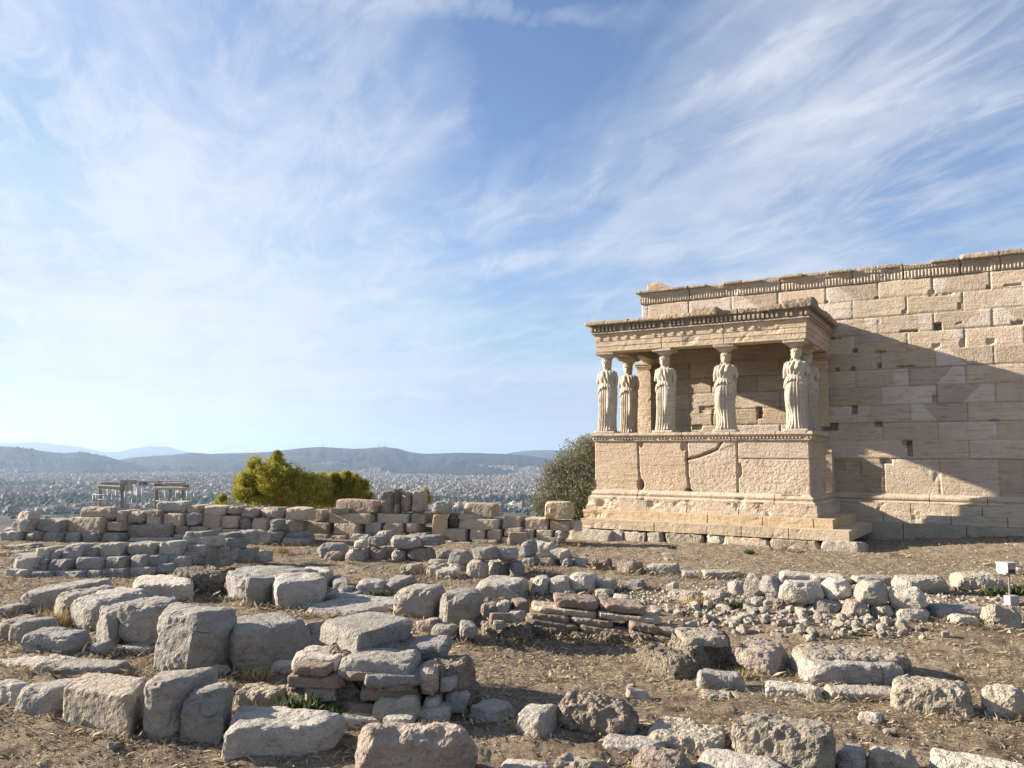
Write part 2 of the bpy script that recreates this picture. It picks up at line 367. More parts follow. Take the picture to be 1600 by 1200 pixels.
def temple_mat(name, base, warm, dark, wood=0.5, bump=.01, rough=1.0):
    m, nt = newmat(name); N = NB(nt); t = N.n('ShaderNodeTexCoord'); vec = t.outputs['Object']
    va = N.n('ShaderNodeVertexColor'); va.layer_name = 'Col'
    n1 = N.noise(vec, .9, 6, .6, .5); n2 = N.noise(vec, 6, 7, .65); n3 = N.noise(vec, 45, 4, .7)
    n4 = N.noise(N.map(vec, (1, 1, 9), (0, .05, 0)), 2.2, 7, .65, .6)
    st = N.noise(N.map(vec, (5, 5, .6)), 1.4, 6, .6, .3)
    col = N.mix(N.ramp(n1, .36, .66), base, warm)
    col = N.mix(N.math('MULTIPLY', N.ramp(n4, .5, .66), wood), col, dark)
    col = N.mix(N.ramp(n2, .58, .8, 0, .4), col, dark)
    col = N.mix(N.ramp(st, .56, .78, 0, .3), col, tuple(x * .8 for x in dark))
    col = N.mix(N.ramp(n3, .55, .85, 0, .25), col, tuple(min(1, x * 1.25) for x in base))
    col = N.mix(1.0, col, va.outputs[0], 'MULTIPLY')
    h = N.math('ADD', N.math('MULTIPLY', n2, .9 * rough), N.math('MULTIPLY', n3, .3 * rough))
    h = N.math('ADD', h, N.math('MULTIPLY', n4, 1.3 * wood))
    h = N.math('ADD', h, N.math('MULTIPLY', N.ramp(N.vor(vec, 16), 0, .5), .35 * rough))
    N.finish(col, .78, h, bump, 1.0, .25); return m
M['temple'] = temple_mat('pentelic_marble_ashlar', (.605, .50, .385), (.69, .585, .455), (.36, .27, .19), .62, .018)
M['trim'] = temple_mat('weathered_marble_trim', (.59, .50, .385), (.66, .56, .43), (.31, .245, .185), .5, .015)
M['crust'] = temple_mat('grey_crusted_marble', (.40, .35, .29), (.50, .42, .32), (.17, .14, .115), .3, .02)
M['statue'] = temple_mat('pale_statue_stone', (.56, .50, .40), (.63, .555, .44), (.30, .235, .17), .42, .012)
M['white'] = None
def plain(name, col, rough=.5, metal=0.0, bump=0.0):
    m, nt = newmat(name); N = NB(nt); t = N.n('ShaderNodeTexCoord')
    n = N.noise(t.outputs['Object'], 30, 4, .6)
    c = N.mix(N.ramp(n, .4, .8, 0, .35), col, tuple(x * .7 for x in col))
    N.finish(c, rough, n if bump else None, bump or .01, 1.0, .4); return m
M['white'] = plain('white_painted_metal', (.50, .50, .46), .45)
M['glass'] = plain('dark_lamp_glass', (.05, .05, .045), .15)
M['steel'] = plain('galvanised_pipe', (.26, .27, .28), .4)

def vcol_mat(name, rough=.8, gain=1.0, trans=0.0, spec=.3, nscale=0.0):
    m, nt = newmat(name); N = NB(nt); va = N.n('ShaderNodeVertexColor'); va.layer_name = 'Col'
    col = va.outputs[0]
    if nscale:
        t = N.n('ShaderNodeTexCoord'); nn = N.noise(t.outputs['Object'], nscale, 5, .6)
        col = N.mix(N.ramp(nn, .4, .7, 0, .4), col, (.05, .05, .045))
    if trans:
        b = N.n('ShaderNodeBsdfPrincipled'); N.l(col, b.inputs['Base Color']); b.inputs['Roughness'].default_value = rough; b.inputs['Specular IOR Level'].default_value = spec
        tr = N.n('ShaderNodeBsdfTranslucent'); N.l(col, tr.inputs[0]); mx = N.n('ShaderNodeMixShader'); mx.inputs[0].default_value = trans
        N.l(b.outputs[0], mx.inputs[1]); N.l(tr.outputs[0], mx.inputs[2]); o = N.n('ShaderNodeOutputMaterial'); N.l(mx.outputs[0], o.inputs[0])
    else: N.finish(col, rough, None, .01, 1, spec)
    return m
M['leaf'] = vcol_mat('leaf_foliage', .6, 1, .3); M['straw'] = vcol_mat('dry_grass_straw', .85, 1, .15)
M['bark'] = stone('grey_bark', (.16, .13, .10), (.20, .16, .12), (.07, .055, .045), .6, .03, .4, .4)
M['pebble'] = vcol_mat('pebble_stone', .9); M['house'] = vcol_mat('city_plaster', .9)

def ground_mat():
    m, nt = newmat('dry_earth'); N = NB(nt); t = N.n('ShaderNodeTexCoord'); vec = t.outputs['Object']
    n1 = N.noise(vec, .55, 6, .6, .4); n2 = N.noise(vec, 3.2, 7, .7); n3 = N.noise(vec, 26, 6, .75); n5 = N.noise(vec, 90, 3, .7)
    n4 = N.noise(N.map(vec, (1, 2.2, 1), (0, 0, .5)), 11, 6, .7, 1.2)
    col = N.mix(N.ramp(n1, .36, .62), (.275, .215, .155), (.37, .30, .215))
    col = N.mix(N.ramp(n2, .42, .64), col, (.15, .112, .08)); n7 = N.noise(vec, 1.5, 6, .65, .8); col = N.mix(N.ramp(n7, .52, .68, 0, .75), col, (.42, .345, .24))
    col = N.mix(N.ramp(n4, .52, .70, 0, .8), col, (.44, .355, .25))
    col = N.mix(N.ramp(n3, .56, .74, 0, .8), col, (.12, .092, .07))
    col = N.mix(N.ramp(n5, .60, .72, 0, .7), col, (.44, .37, .28))
    sx = N.n('ShaderNodeSeparateXYZ'); N.l(vec, sx.inputs[0]); dry = N.math('MULTIPLY', N.ramp(sx.outputs[1], 12.5, 15.0), N.ramp(sx.outputs[0], .5, 3.5))
    col = N.mix(N.math('MULTIPLY', dry, N.ramp(N.noise(vec, 2.0, 6, .7), .3, .6, .2, .75)), col, (.33, .28, .215))
    sp = N.vor(vec, 30); sp2 = N.vor(vec, 9)
    col = N.mix(N.math('MULTIPLY', N.ramp(sp, .16, .08), N.ramp(n2, .40, .6)), col, (.48, .44, .38))
    col = N.mix(N.math('MULTIPLY', N.ramp(sp2, .13, .09), N.ramp(n1, .45, .6)), col, (.46, .43, .38))
    ln = N.n('ShaderNodeVectorMath', operation='LENGTH'); N.l(vec, ln.inputs[0]); far = N.noise(vec, .004, 6, .6)
    col = N.mix(N.ramp(ln.outputs['Value'], 45, 120), col, N.mix(N.ramp(far, .4, .6), (.045, .052, .035), (.12, .11, .085)))
    h = N.math('ADD', N.math('MULTIPLY', n2, 1.6), N.math('ADD', N.math('MULTIPLY', n3, .8), N.math('MULTIPLY', n4, .7)))
    h = N.math('ADD', h, N.math('MULTIPLY', N.ramp(sp, .2, .05), .5))
    N.finish(col, .95, h, .035, 1.0, .1); return m
M['ground'] = ground_mat()
def hill_mat():
    m, nt = newmat('scrub_hillside'); N = NB(nt); t = N.n('ShaderNodeTexCoord'); vec = t.outputs['Object']
    n1 = N.noise(vec, .0011, 8, .62, .5); n2 = N.noise(vec, .006, 6, .6)
    col = N.mix(N.ramp(n1, .4, .62), (.012, .018, .020), (.034, .038, .034))
    col = N.mix(N.ramp(n2, .55, .75, 0, .6), col, (.10, .09, .075))
    N.finish(col, .95, None, .1, 1, .1); return m
M['hill'] = hill_mat()

# ------------------------------------------------------------------ the ground
P0 = np.array((7.343, 20.152, 0.0)); TROT = -YAW
def G(x, y):                                    # height of the plateau
    x = np.asarray(x, float); y = np.asarray(y, float)
    du = (x - P0[0]) * UD[0] + (y - P0[1]) * UD[1]; dv = (x - P0[0]) * SD[0] + (y - P0[1]) * SD[1]
    z = 0.0 + 0.26 * ss(du, .8, 5) * ss(-dv, -3.2, 3.2)
    z = z - 0.04 * ss(-dv, -1.6, -1.0) * ss(du, -8, -6) * ss(du, 2.5, 1.2)
    z = z - 0.16 * np.exp(-(((x - 1.1) / 1.6) ** 2 + ((y - 9.4) / 1.5) ** 2))
    z = z + 0.12 * ss(x, 1.6, 5.5) * ss(y, 7.5, 12.5)
    z = z + 0.16 * np.exp(-(((x + 5.2) / 3.0) ** 2 + ((y - 8.2) / 1.4) ** 2)) 
    z = z - 0.25 * ss(y, 6.5, 4.5)
    edge = ss(y - 0.10 * x, 23.5, 34) * ss(x, 12.0, 7.0)
    r = np.hypot(x, y)
    z = z * (1 - ss(r, 50, 90)) - 14.0 * edge * (1 - ss(r, 60, 300)) - 110.0 * ss(r, 60, 700)
    return z
def Gs(x, y): return float(G(x, y))
az = np.concatenate([np.radians(np.linspace(-48, 48, 1000)), np.radians(np.linspace(48, 312, 90)[1:-1])])
rr_ = np.concatenate([np.geomspace(.25, 3.0, 24)[:-1], np.geomspace(3.0, 46, 440), np.geomspace(46, 70000, 70)[1:]])
A_, R_ = np.meshgrid(az, rr_); X_ = (R_ * np.sin(A_)).ravel(); Y_ = (R_ * np.cos(A_)).ravel(); Z_ = G(X_, Y_)
near = (R_.ravel() < 60)
pp = np.c_[X_[near], Y_[near], np.zeros(near.sum())]
Z_[near] += (0.050 * fbm(pp * .8, 3, 3) + 0.085 * fbm(pp * 3.6, 7, 5, .6)) * ss(R_.ravel()[near], 1, 3)
nc = len(az); nr = len(rr_); ii, jj = np.meshgrid(np.arange(nr - 1), np.arange(nc), indexing='ij'); j2 = (jj + 1) % nc
gf = np.stack([ii * nc + jj, ii * nc + j2, (ii + 1) * nc + j2, (ii + 1) * nc + jj], -1).reshape(-1, 4)
tag(mesh_np('ground', np.c_[X_, Y_, Z_], gf[:, ::-1], M['ground']), kind='structure', label='dry brown earth of the rocky plateau')

# ------------------------------------------------------------------ the temple
T = empty('temple', P0, TROT)
tag(T, 'honey-coloured ruined marble temple with a raised porch carried by six draped stone women', 'temple')
def loc(px, py, v):                              # pixel -> (u, z) on the temple plane y_local = v
    d = ray(px, py); o = np.array((0, 0, EYE)) - P0
    nrm = -SD; t = (v - o @ nrm) / (d @ nrm); q = o + d * t
    return float(q @ UD), float(q[2])
Wd = 5.803; Dw = 3.258
Z = dict(orth_t=2.622, orth_b=1.289, base_b=1.046, toi_b=.759, st2_b=.543, st1_b=.301, arch_b=5.194, arch_t=5.686, dent_t=5.946, corn=6.05, cap=2.87,
         ztop=7.128, wc=7.50)
def relief(u0, u1, z0, z1, du, dz, yfun, cfun, closed=0.5):
    """a wall face modelled in relief: y = yfun(u,z) (local, smaller = nearer the viewer), with its own thickness behind"""
    us = np.linspace(u0, u1, max(2, int((u1 - u0) / du) + 1)); zs = np.linspace(z0, z1, max(2, int((z1 - z0) / dz) + 1))
    U, ZZ = np.meshgrid(us, zs); y = yfun(U.ravel(), ZZ.ravel()); v = np.c_[U.ravel(), y, ZZ.ravel()]
    a, b = len(us), len(zs); i, j = np.meshgrid(np.arange(b - 1), np.arange(a - 1), indexing='ij')
    f = np.stack([i * a + j, i * a + j + 1, (i + 1) * a + j + 1, (i + 1) * a + j], -1).reshape(-1, 4)
    c = cfun(U.ravel(), ZZ.ravel())
    return v, f, c, a, b
def add_relief(acc, u0, u1, z0, z1, du, dz, yfun, cfun, yb):
    v, f, c, a, b = relief(u0, u1, z0, z1, du, dz, yfun, cfun); n = len(v)
    # rim back to yb
    rim = list(range(a)) + [k * a + a - 1 for k in range(1, b)] + list(range((b - 1) * a + a - 2, (b - 1) * a - 1, -1)) + [k * a for k in range(b - 2, 0, -1)]
    rv = v[rim].copy(); rv[:, 1] = yb; m = len(rim)
    rf = [(rim[k], n + k, n + (k + 1) % m, rim[(k + 1) % m]) for k in range(m)]
    acc.add(np.r_[v, rv], np.r_[f, np.array(rf)], np.r_[c, c[rim]])
    acc.box(u0, u1, yb - .01, yb, z0, z1, c.mean(0))
H = .49
zj = [Z['ztop'] - H * k for k in range(11)]      # course joints, the last tops the orthostates
ua = loc(1370.5, 432, Dw)[0]; ub = loc(1332, 460, Dw)[0]
per = (loc(1456, 430, Dw)[0] - ua)
rowoff = [ua if k % 2 == 0 else ub for k in range(12)]
def course(u, z):
    """row index, block index, distance to nearest joint (m)"""
    row = np.floor((Z['ztop'] - z) / H).astype(int); row = np.clip(row, 0, 10)
    ztopr = Z['ztop'] - row * H; hh = np.where(row == 10, zj[10] - 1.242, H)
    fz = ztopr - z; dzj = np.minimum(fz, hh - fz)
    off = np.where(row % 2 == 0, ua, ub)
    wob = 0.10 * np.sin(row * 12.9 + np.floor((u - off) / per) * 3.1) * 0
    k = np.floor((u - off) / per); fu = (u - off) - k * per; duj = np.minimum(fu, per - fu)
    return row, k.astype(int), np.maximum(dzj, 0), duj, fz, fu
def hsh(a, b, s=0): return (_h(np.asarray(a, np.int64) + 900, np.asarray(b, np.int64) + 900, np.zeros_like(np.asarray(a, np.int64)) + s, 5) & 0xffff) / 65535.0
# broken corners, clamp holes: (px, py, width m, height m, depth m)
holes = [(1465, 510, .20, .20, .25), (1463, 540, .20, .10, .06), (1548, 533, .20, .15, .06), (1336, 548, .13, .12, .2), (1374, 571, .12, .14, .15), (1307, 577, .12, .10, .15), (1332, 576, .12, .10, .15),
         (1335, 640, .16, .24, .25), (1297, 667, .42, .22, .25), (1372, 663, .2, .14, .2), (1421, 701, .13, .40, .22), (1417, 692, .24, .12, .16), (1460, 623, .10, .18, .15), (1339, 731, .24, .40, .05), (1385, 721, .3, .12, .12),
         (1311, 728, .3, .3, .05), (1421, 517, .45, .06, .10), (1415, 573, .45, .07, .09), (1376, 549, .3, .06, .10), (1424, 416, .16, .10, .04), (1500, 505, .16, .05, .05), (1590, 504, .25, .09, .12),
         (1583, 445, .4, .06, .08), (1470, 461, .6, .04, .05), (1187, 645, .16, .34, .25), (1105, 640, .5, .22, .04), (1090, 668, .3, .16, .08), (1050, 576, .2, .3, .04), (1303, 529, .4, .05, .12), (1456, 456, .16, .10, .05),
         (1370, 465, .12, .06, .08), (1292, 471, .10, .08, .08), (1545, 448, .08, .10, .08), (1413, 487, .10, .12, .06), (1500, 478, .08, .16, .06), (1504, 536, .12, .22, .07), (1553, 657, .24, .06, .08)]
holes = [(*loc(px, py, Dw), w, h, d) for px, py, w, h, d in holes]
def wall_y(u, z, base=Dw):
    row, k, dzj, duj, fz, fu = course(u, z); p = np.c_[u, u * 0, z]
    y = base + (hsh(row, k) - .5) * .018
    wob = 0.006 * noise(p * 9, 4)
    g = np.minimum(dzj, duj) + wob
    wear = .5 + .5 * np.sin(row * 5.1 + k * 2.7)
    y = y + .024 * (1 - ss(g, .002, .014)) + .014 * (1 - ss(np.minimum(dzj, duj) + .02 * noise(p * 5, 8), .0, .055)) * wear
    y = y + .014 * fbm(np.c_[u * 1.6, u * 0, z * 9], 12, 4) * (0.3 + hsh(row, k, 3)) + .006 * fbm(p * 5, 2, 3)
    y = y + .035 * ss(fbm(p * 1.3 + 3, 21, 4), .24, .38) * (hsh(row, k, 7) > .35)
    pu = u + .03 * noise(p * 7, 31) + .03 * noise(p * 3, 30); pz = z + .03 * noise(p * 7 + 9, 32)
    for hu, hz, w, h, d in holes:
        e = np.maximum(np.abs(pu - hu) / (w / 2), np.abs(pz - hz) / (h / 2)); y = y + d * (1 - ss(e, .8, 1.06))
    return y
def wall_c(u, z):
    row, k, dzj, duj, fz, fu = course(u, z); h1 = hsh(row, k, 1); h2 = hsh(row, k, 2)
    c = np.stack([.78 + .32 * h1, .77 + .33 * h1 + .01 * h2, .72 + .33 * h1 + .07 * h2], -1)
    p = np.c_[u, u * 0, z]
    # slanting repairs in new pale marble at block corners
    new = ((h2 > .66) & (np.where(h2 > .83, per - fu, fu) > per * (.62 + .3 * h1) + (fz - .2) * (3.2 * h1 - 1.2) + .05 * noise(p * 4, 6)))
    whole = (hsh(row, k, 9) > .84)
    c = np.where((new | whole)[:, None], np.array((1.08, 1.14, 1.25)), c)
    c = np.where((np.minimum(dzj, duj) < .010)[:, None], c * .72, c)
    return np.clip(c, 0, 1.6)
UL = loc(1003, 485, Dw)[0]; UR = 13.0
A = Acc(); add_relief(A, UL, UR, 1.242, Z['ztop'], .024, .024, wall_y, wall_c, Dw + .62)
A.build('south_wall', M['temple'], T, smooth=True)
# west return of the building, seen only from further left
def west_y(u, z): return wall_y(u, z, 0.0)
v, f, c, a_, b_ = relief(-11.0, -.0, .3, Z['ztop'], .06, .05, west_y, wall_c)
v2 = np.c_[UL + v[:, 1] + .001, Dw + .02 - v[:, 0], v[:, 2]]
A = Acc(); A.add(v2, f[:, ::-1], c); A.box(UL + .3, UL + .62, Dw + .63, Dw + 11, .3, Z['ztop']); A.build('west_wall', M['temple'], T, smooth=True)

def straight(name, prof, u0, u1, y0, mat, joints=(), wear=.006, step=.05, seed=1, end=True, chipf=.0, c0=(1, 1, 1)):
    """moulding run along the wall: prof = [(projection, z)...] top to bottom"""
    us = list(np.arange(u0, u1, step)) + [u1]
    for j in joints: us += [j - .012, j - .003, j + .003, j + .012]
    us = np.array(sorted(us)); pr = []
    for (a, b), (c, d) in zip(prof[:-1], prof[1:]):
        n = max(1, int(math.hypot(c - a, d - b) / .045)); pr += [(a + (c - a) * k / n, b + (d - b) * k / n) for k in range(n)]
    pr.append(prof[-1]); pr = np.array(pr); a, b = len(us), len(pr)
    U, K = np.meshgrid(us, np.arange(b)); off = pr[K.ravel(), 0]; z = pr[K.ravel(), 1]; u = U.ravel()
    p = np.c_[u, off, z]; n = fbm(p * 6, seed, 4)
    off2 = off + wear * n * 2
    if chipf: off2 = off2 - chipf * ss(fbm(np.c_[u * 1.7, z * 2, off * 2], seed + 5, 4), .12, .3) * (off > off.min() + .005)
    for j in joints: off2 = off2 - .03 * (np.abs(u - j) < .005) * (off > off.min() - 1)
    v = np.c_[u, y0 - off2, z + wear * fbm(p * 5 + 9, seed + 2, 3)]
    i, jx = np.meshgrid(np.arange(b - 1), np.arange(a - 1), indexing='ij')
    f = np.stack([(i + 1) * a + jx, (i + 1) * a + jx + 1, i * a + jx + 1, i * a + jx], -1).reshape(-1, 4)
    col = np.tile(np.array(c0, float), (len(v), 1)) * (1 + .10 * noise(np.c_[u * .8, u * 0, z * 3], seed + 3))[:, None]
    for j in joints: col[np.abs(u - j) < .005] *= .5
    ac = Acc(); ac.add(v, f, col)
    # end caps + back
    for e, uu in ((0, u0), (1, u1)):
        idx = [k * a + (0 if e == 0 else a - 1) for k in range(b)]
        vv = np.r_[v[idx], np.c_[np.full(b, uu), np.full(b, y0 + .02), pr[:, 1]]]
        ac.add(vv, [(k, k + 1, b + k + 1, b + k) if e else (k + 1, k, b + k, b + k + 1) for k in range(b - 1)], col[idx[0]])
    return ac.build(name, mat, T, smooth=False)
def jts(u0, n, w, seed):
    r = random.Random(seed); o = []; x = u0
    for _ in range(n): x += w * r.uniform(.85, 1.15); o.append(x)
    return o
# base courses of the wall, right of the porch
straight('wall_base_moulding', [(-.01, 1.30), (.03, 1.262), (.05, 1.242), (.09, 1.225), (.105, 1.19), (.10, 1.15), (.07, 1.13), (.07, 1.11), (.11, 1.09), (.13, 1.06), (.12, 1.043)], 0.0, UR, Dw, M['temple'], jts(1.0, 7, 1.5, 4), .006, chipf=.05, seed=3)
straight('wall_plinth', [(.0, 1.042), (.17, 1.040), (.17, .768)], 0.1, UR, Dw, M['temple'], jts(.3, 8, 1.5, 6), .006, chipf=.05, seed=5)
straight('wall_step', [(.0, .766), (.40, .764), (.40, .552)], 0.4, UR, Dw, M['temple'], jts(.0, 9, 1.4, 8), .006, chipf=.03, seed=6)
straight('wall_footing', [(.0, .550), (.62, .548), (.62, .0)], .8, UR, Dw, M['crust'], jts(.3, 9, 1.5, 9), .012, chipf=.05, seed=7, c0=(1.1, 1.1, 1.05))
# crowning frieze and cornice of the wall
def frieze_y(u, z):
    t = (z - Z['ztop']); p = np.c_[u, u * 0, z]
    an = .030 * np.abs(np.sin(u * pi / .085)) * (1 - ss(np.abs(t - .12), .07, .11)) * ss(np.abs(((u / .17) % 1) - .5), .05, .2)
    egg = .028 * np.abs(np.sin(u * pi / .075)) * (1 - ss(np.abs(t - .275), .015, .035))
    y = Dw - .03 - .10 * ss(t, .20, .40) - an - egg + .012 * (np.abs(t - .225) < .012) 
    brk = ss(fbm(np.c_[u * .9, u * 0, z * .8], 44, 4), .04, .24); y = y + brk * (.05 + .05 * ss(t, .15, .4))
    for hj in fj: y = y + .05 * (np.abs(u - hj) < .015)
    return y + .018 * fbm(p * 9, 8, 4)
def frieze_c(u, z):
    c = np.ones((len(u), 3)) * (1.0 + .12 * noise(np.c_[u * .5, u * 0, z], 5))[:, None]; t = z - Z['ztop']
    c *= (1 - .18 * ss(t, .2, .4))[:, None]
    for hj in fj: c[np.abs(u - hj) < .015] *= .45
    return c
fj = [loc(px, py, Dw)[0] for px, py in ((1078, 455), (1220, 440), (1332, 428), (1411, 415), (1500, 402), (1562, 395))] + [7.2, 9.1, 11.0]
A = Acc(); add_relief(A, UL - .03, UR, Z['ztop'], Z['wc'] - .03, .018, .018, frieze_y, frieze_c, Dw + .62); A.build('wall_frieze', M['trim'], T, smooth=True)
A = Acc(); rs = random.Random(5); edges = [UL - .16] + fj + [UR]
crown = {0: .075, 1: .085, 2: .10, 3: .12, 4: .06, 5: .17, 6: .17}
for k, (a, b) in enumerate(zip(edges[:-1], edges[1:])):
    n = max(1, int((b - a) / .55)); hcr = crown.get(k, .17)
    for q in range(n):
        x0 = a + (b - a) * q / n; x1 = a + (b - a) * (q + 1) / n - (.012 if q == n - 1 else 0)
        pr_ = .20 - (.10 if rs.random() < .25 else 0) + rs.uniform(-.02, .02); hh = hcr + rs.uniform(-.025, .02)
        if k == 4 and q < 1: pr_ = .05
        c8 = np.array([[[(x, y, zz_) for zz_ in (Z['wc'] - .035, Z['wc'] + hh - .04 - (.0 if y < Dw else .05))] for y in (Dw - pr_, Dw + .5)] for x in (x0, x1)])
        v, f = rock(c8, 26, .12, .016, 6, 4, .25, seed=70 + k * 9 + q); A.add(v, f, np.array((1, 1, 1)) * rs.uniform(.85, 1.15))
A.build('wall_cornice', M['crust'], T, smooth=True)
u0, z0 = loc(1013, 448, Dw + .1)
c8 = np.array([[[(x, y, z) for z in (Z['wc'] + .03, (Z['wc'] + .30 if x < u0 + .5 else Z['wc'] + .03))] for y in (Dw - .02, Dw + .45)] for x in (u0, u0 + .95)])
c8b = c8.copy(); c8b[1, :, 1, 0] = u0 + .42; c8b[1, :, 1, 2] = Z['wc'] + .29
v, f = rock(c8b, 22, .08, .008, 5, 3, .15, seed=4); A = Acc(); A.add(v, f, (.9, .8, .72)); A.build('pediment_block', M['temple'], T, smooth=True)

# --- porch: mouldings that run round three sides
def ring(name, prof, mat, left=None, sb=None, joints=(), wear=.006, step=.05, seed=1, chipf=0., back=Dw, inner=.25, sidej=(), c0=(1, 1, 1), lchip=0., front=None):
    """prof = [(projection, z)...] top to bottom, run along left side, front and right side of the porch"""
    pr = []
    for (a, b), (c, d) in zip(prof[:-1], prof[1:]):
        n = max(1, int(math.hypot(c - a, d - b) / .045)); pr += [(a + (c - a) * k / n, b + (d - b) * k / n) for k in range(n)]
    pr.append(prof[-1]); pr = np.array(pr); nb = len(pr)
    # path stations: (base point, outward dir)
    st = []
    sl_ = np.arange(back, 0, -step * 1.6)
    for y in sl_: st.append(((-Wd, y), (-1, 0), 0))
    st.append(((-Wd, 0), (-1, -1), 1))
    fu = list(np.arange(-Wd + step, 0, step))
    for j in joints: fu += [j - .012, j - .003, j + .003, j + .012]
    for x in sorted(fu): st.append(((x, 0), (0, -1), 2))
    st.append(((0, 0), (1, -1), 3))
    ys = list(np.arange(step, sb or back, step)) + [sb or back]
    for j in sidej: ys += [j - .01, j - .003, j + .003, j + .01]
    for y in sorted(ys): st.append(((0, y), (1, 0), 4))
    a = len(st); V = np.zeros((nb, a, 3)); C = np.ones((nb, a, 3)) * np.array(c0)
    P = np.array([s[0] for s in st], float); O = np.array([s[1] for s in st], float); K = np.array([s[2] for s in st])
    for b in range(nb):
        off, z = pr[b]; q = np.c_[P[:, 0], P[:, 1], np.full(a, z)]
        w = wear * 2 * fbm(q * 6 + off, seed, 4)
        e = np.zeros(a)
        if chipf and off > pr[:, 0].min() + .004:
            e = chipf * ss(fbm(np.c_[P[:, 0] * 1.6, P[:, 1] * 1.6, np.full(a, z * 2.5)], seed + 5, 4), .12, .3)
        if lchip: e = e + lchip * ss(-P[:, 0], Wd - 1.3, Wd) * ss(fbm(q * 3, seed + 8, 4), -.1, .2)
        o = off + w - e
        for j in joints: o = o - .03 * ((np.abs(P[:, 0] - j) < .005) & (K == 2))
        for j in sidej: o = o - .03 * ((np.abs(P[:, 1] - j) < .005) & (K == 4))
        ox = o.copy()
        if left is not None: ox = np.where(K <= 1, ox - off + np.minimum(off, left), ox)
        oy = o
        V[b, :, 0] = P[:, 0] + O[:, 0] * ox; V[b, :, 1] = P[:, 1] + O[:, 1] * oy; V[b, :, 2] = z + wear * fbm(q * 5 + 9, seed + 2, 3)
        C[b] *= (1 + .10 * noise(np.c_[P[:, 0] * .8 + P[:, 1], P[:, 1] * 0, np.full(a, z * 3)], seed + 3))[:, None]
        for j in joints: C[b][(np.abs(P[:, 0] - j) < .005) & (K == 2)] *= .5
        if off > .3 and front: pass
    # stretch the front stations so they reach the offset corners
    i, j = np.meshgrid(np.arange(nb - 1), np.arange(a - 1), indexing='ij')
    f = np.stack([(i + 1) * a + j, (i + 1) * a + j + 1, i * a + j + 1, i * a + j], -1).reshape(-1, 4)
    ac = Acc(); ac.add(V.reshape(-1, 3), f, C.reshape(-1, 3))
    if not sb: ac.box(-Wd + .02, -.02, .02, back, pr[:, 1].min() + .004, pr[:, 1].max() - .004)
    else: ac.box(-.42, .10, sb - .004, sb, pr[:, 1].min() + .004, pr[:, 1].max() - .004)
    return ac.build(name, mat, T, smooth=False)
def uj(pts, v): return [loc(px, py, v)[0] for px, py in pts]
ring('step', [(.2, .5425), (1.03, .541), (1.03, .300)], M['trim'], left=-.07, joints=uj([(1022, 818), (1158, 828), (1232, 837)], -1.03), wear=.008, chipf=.03, seed=11, lchip=.05, c0=(1.03, 1.0, .93), sidej=(1.6, 2.4))
ring('step', [(.1, .7585), (.612, .757), (.612, .5435)], M['trim'], left=.11, joints=uj([(1105, 800), (1191, 806), (1271, 815)], -.61), wear=.006, chipf=.02, seed=12, lchip=.05, c0=(1.08, .99, .84), sidej=(.35, 2.0))
ring('porch_plinth', [(.0, 1.0455), (.19, 1.044), (.20, .760)], M['temple'], left=.22, joints=uj([(1073, 790), (1154, 795)], -.2), wear=.012, chipf=.07, seed=13, lchip=.06, sidej=(1.7,))
ring('base_moulding', [(-.01, 1.31), (.02, 1.27), (.07, 1.235), (.085, 1.20), (.07, 1.16), (.055, 1.15), (.10, 1.13), (.14, 1.09), (.137, 1.047)], M['temple'], joints=uj([(998, 770), (1211, 780)], 0), wear=.008, chipf=.07, seed=14, sidej=(1.7,))
# orthostate slabs of the podium: relief with the big cracks and losses
def poly_d(u, z, pts):                             # distance to polyline
    d = np.full(len(u), 9.)
    for (a, b), (c, e) in zip(pts[:-1], pts[1:]):
        L = (c - a) ** 2 + (e - b) ** 2; t = np.clip(((u - a) * (c - a) + (z - b) * (e - b)) / L, 0, 1)
        d = np.minimum(d, np.hypot(u - a - t * (c - a), z - b - t * (e - b)))
    return d
cr = {k: [loc(x, y, 0) for x, y in v] for k, v in dict(
    c1=[(997, 690), (998, 730), (1001, 755), (998, 768)], c2=[(1073, 690), (1074, 740), (1078, 765), (1084, 772)],
    c3=[(1128, 690), (1120, 702), (1106, 708), (1090, 714), (1073, 718)], c4=[(1152, 690), (1153, 773)], c5=[(1153, 717), (1264, 717)]).items()}
gaps = [(*loc(1001, 757, 0), .10, .16, .2), (*loc(1075, 768, 0), .08, .1, .15), (*loc(1068, 697, 0), .08, .14, .06), (*loc(1002, 694, 0), .06, .1, .06), (*loc(1156, 735, 0), .05, .2, .10)]
def orth_y(u, z):
    p = np.c_[u, u * 0, z]; w = .012 * noise(p * 8, 3)
    y = .004 * noise(p * 2, 1) + .006 * fbm(np.c_[u * 2, u * 0, z * 10], 6, 4)
    cx2 = loc(1073, 740, 0)[0]; cx4 = loc(1152, 740, 0)[0]; cz5 = loc(1200, 717, 0)[1]; cx1 = loc(998, 740, 0)[0]
    rough = ((u > cx4) & (z < cz5)) * 1.0 + ((u > cx2) & (u <= cx4) & (z < loc(1100, 711, 0)[1] + (u - loc(1100, 711, 0)[0]) * .35)) * .9 + ((u > cx1) & (u <= cx2) & (z < 2.0)) * .7 + ((u <= cx1) & (z < 1.55)) * .7
    y = y + rough * (.018 + .024 * fbm(p * np.array((9, 9, 14)), 15, 5, .7) - .022 * np.abs(noise(p * 17, 5)))
    for k, wd, dp in (('c1', .012, .10), ('c2', .016, .10), ('c3', .020, .12), ('c4', .012, .08), ('c5', .008, .05)):
        y = y + dp * (1 - ss(poly_d(u, z, cr[k]) + w, wd * .6, wd * 2.2))
    for gu, gz, gw, gh, gd in gaps: y = y + gd * (1 - ss(np.hypot((u - gu + w) / gw, (z - gz) / gh), .75, 1.05))
    return y
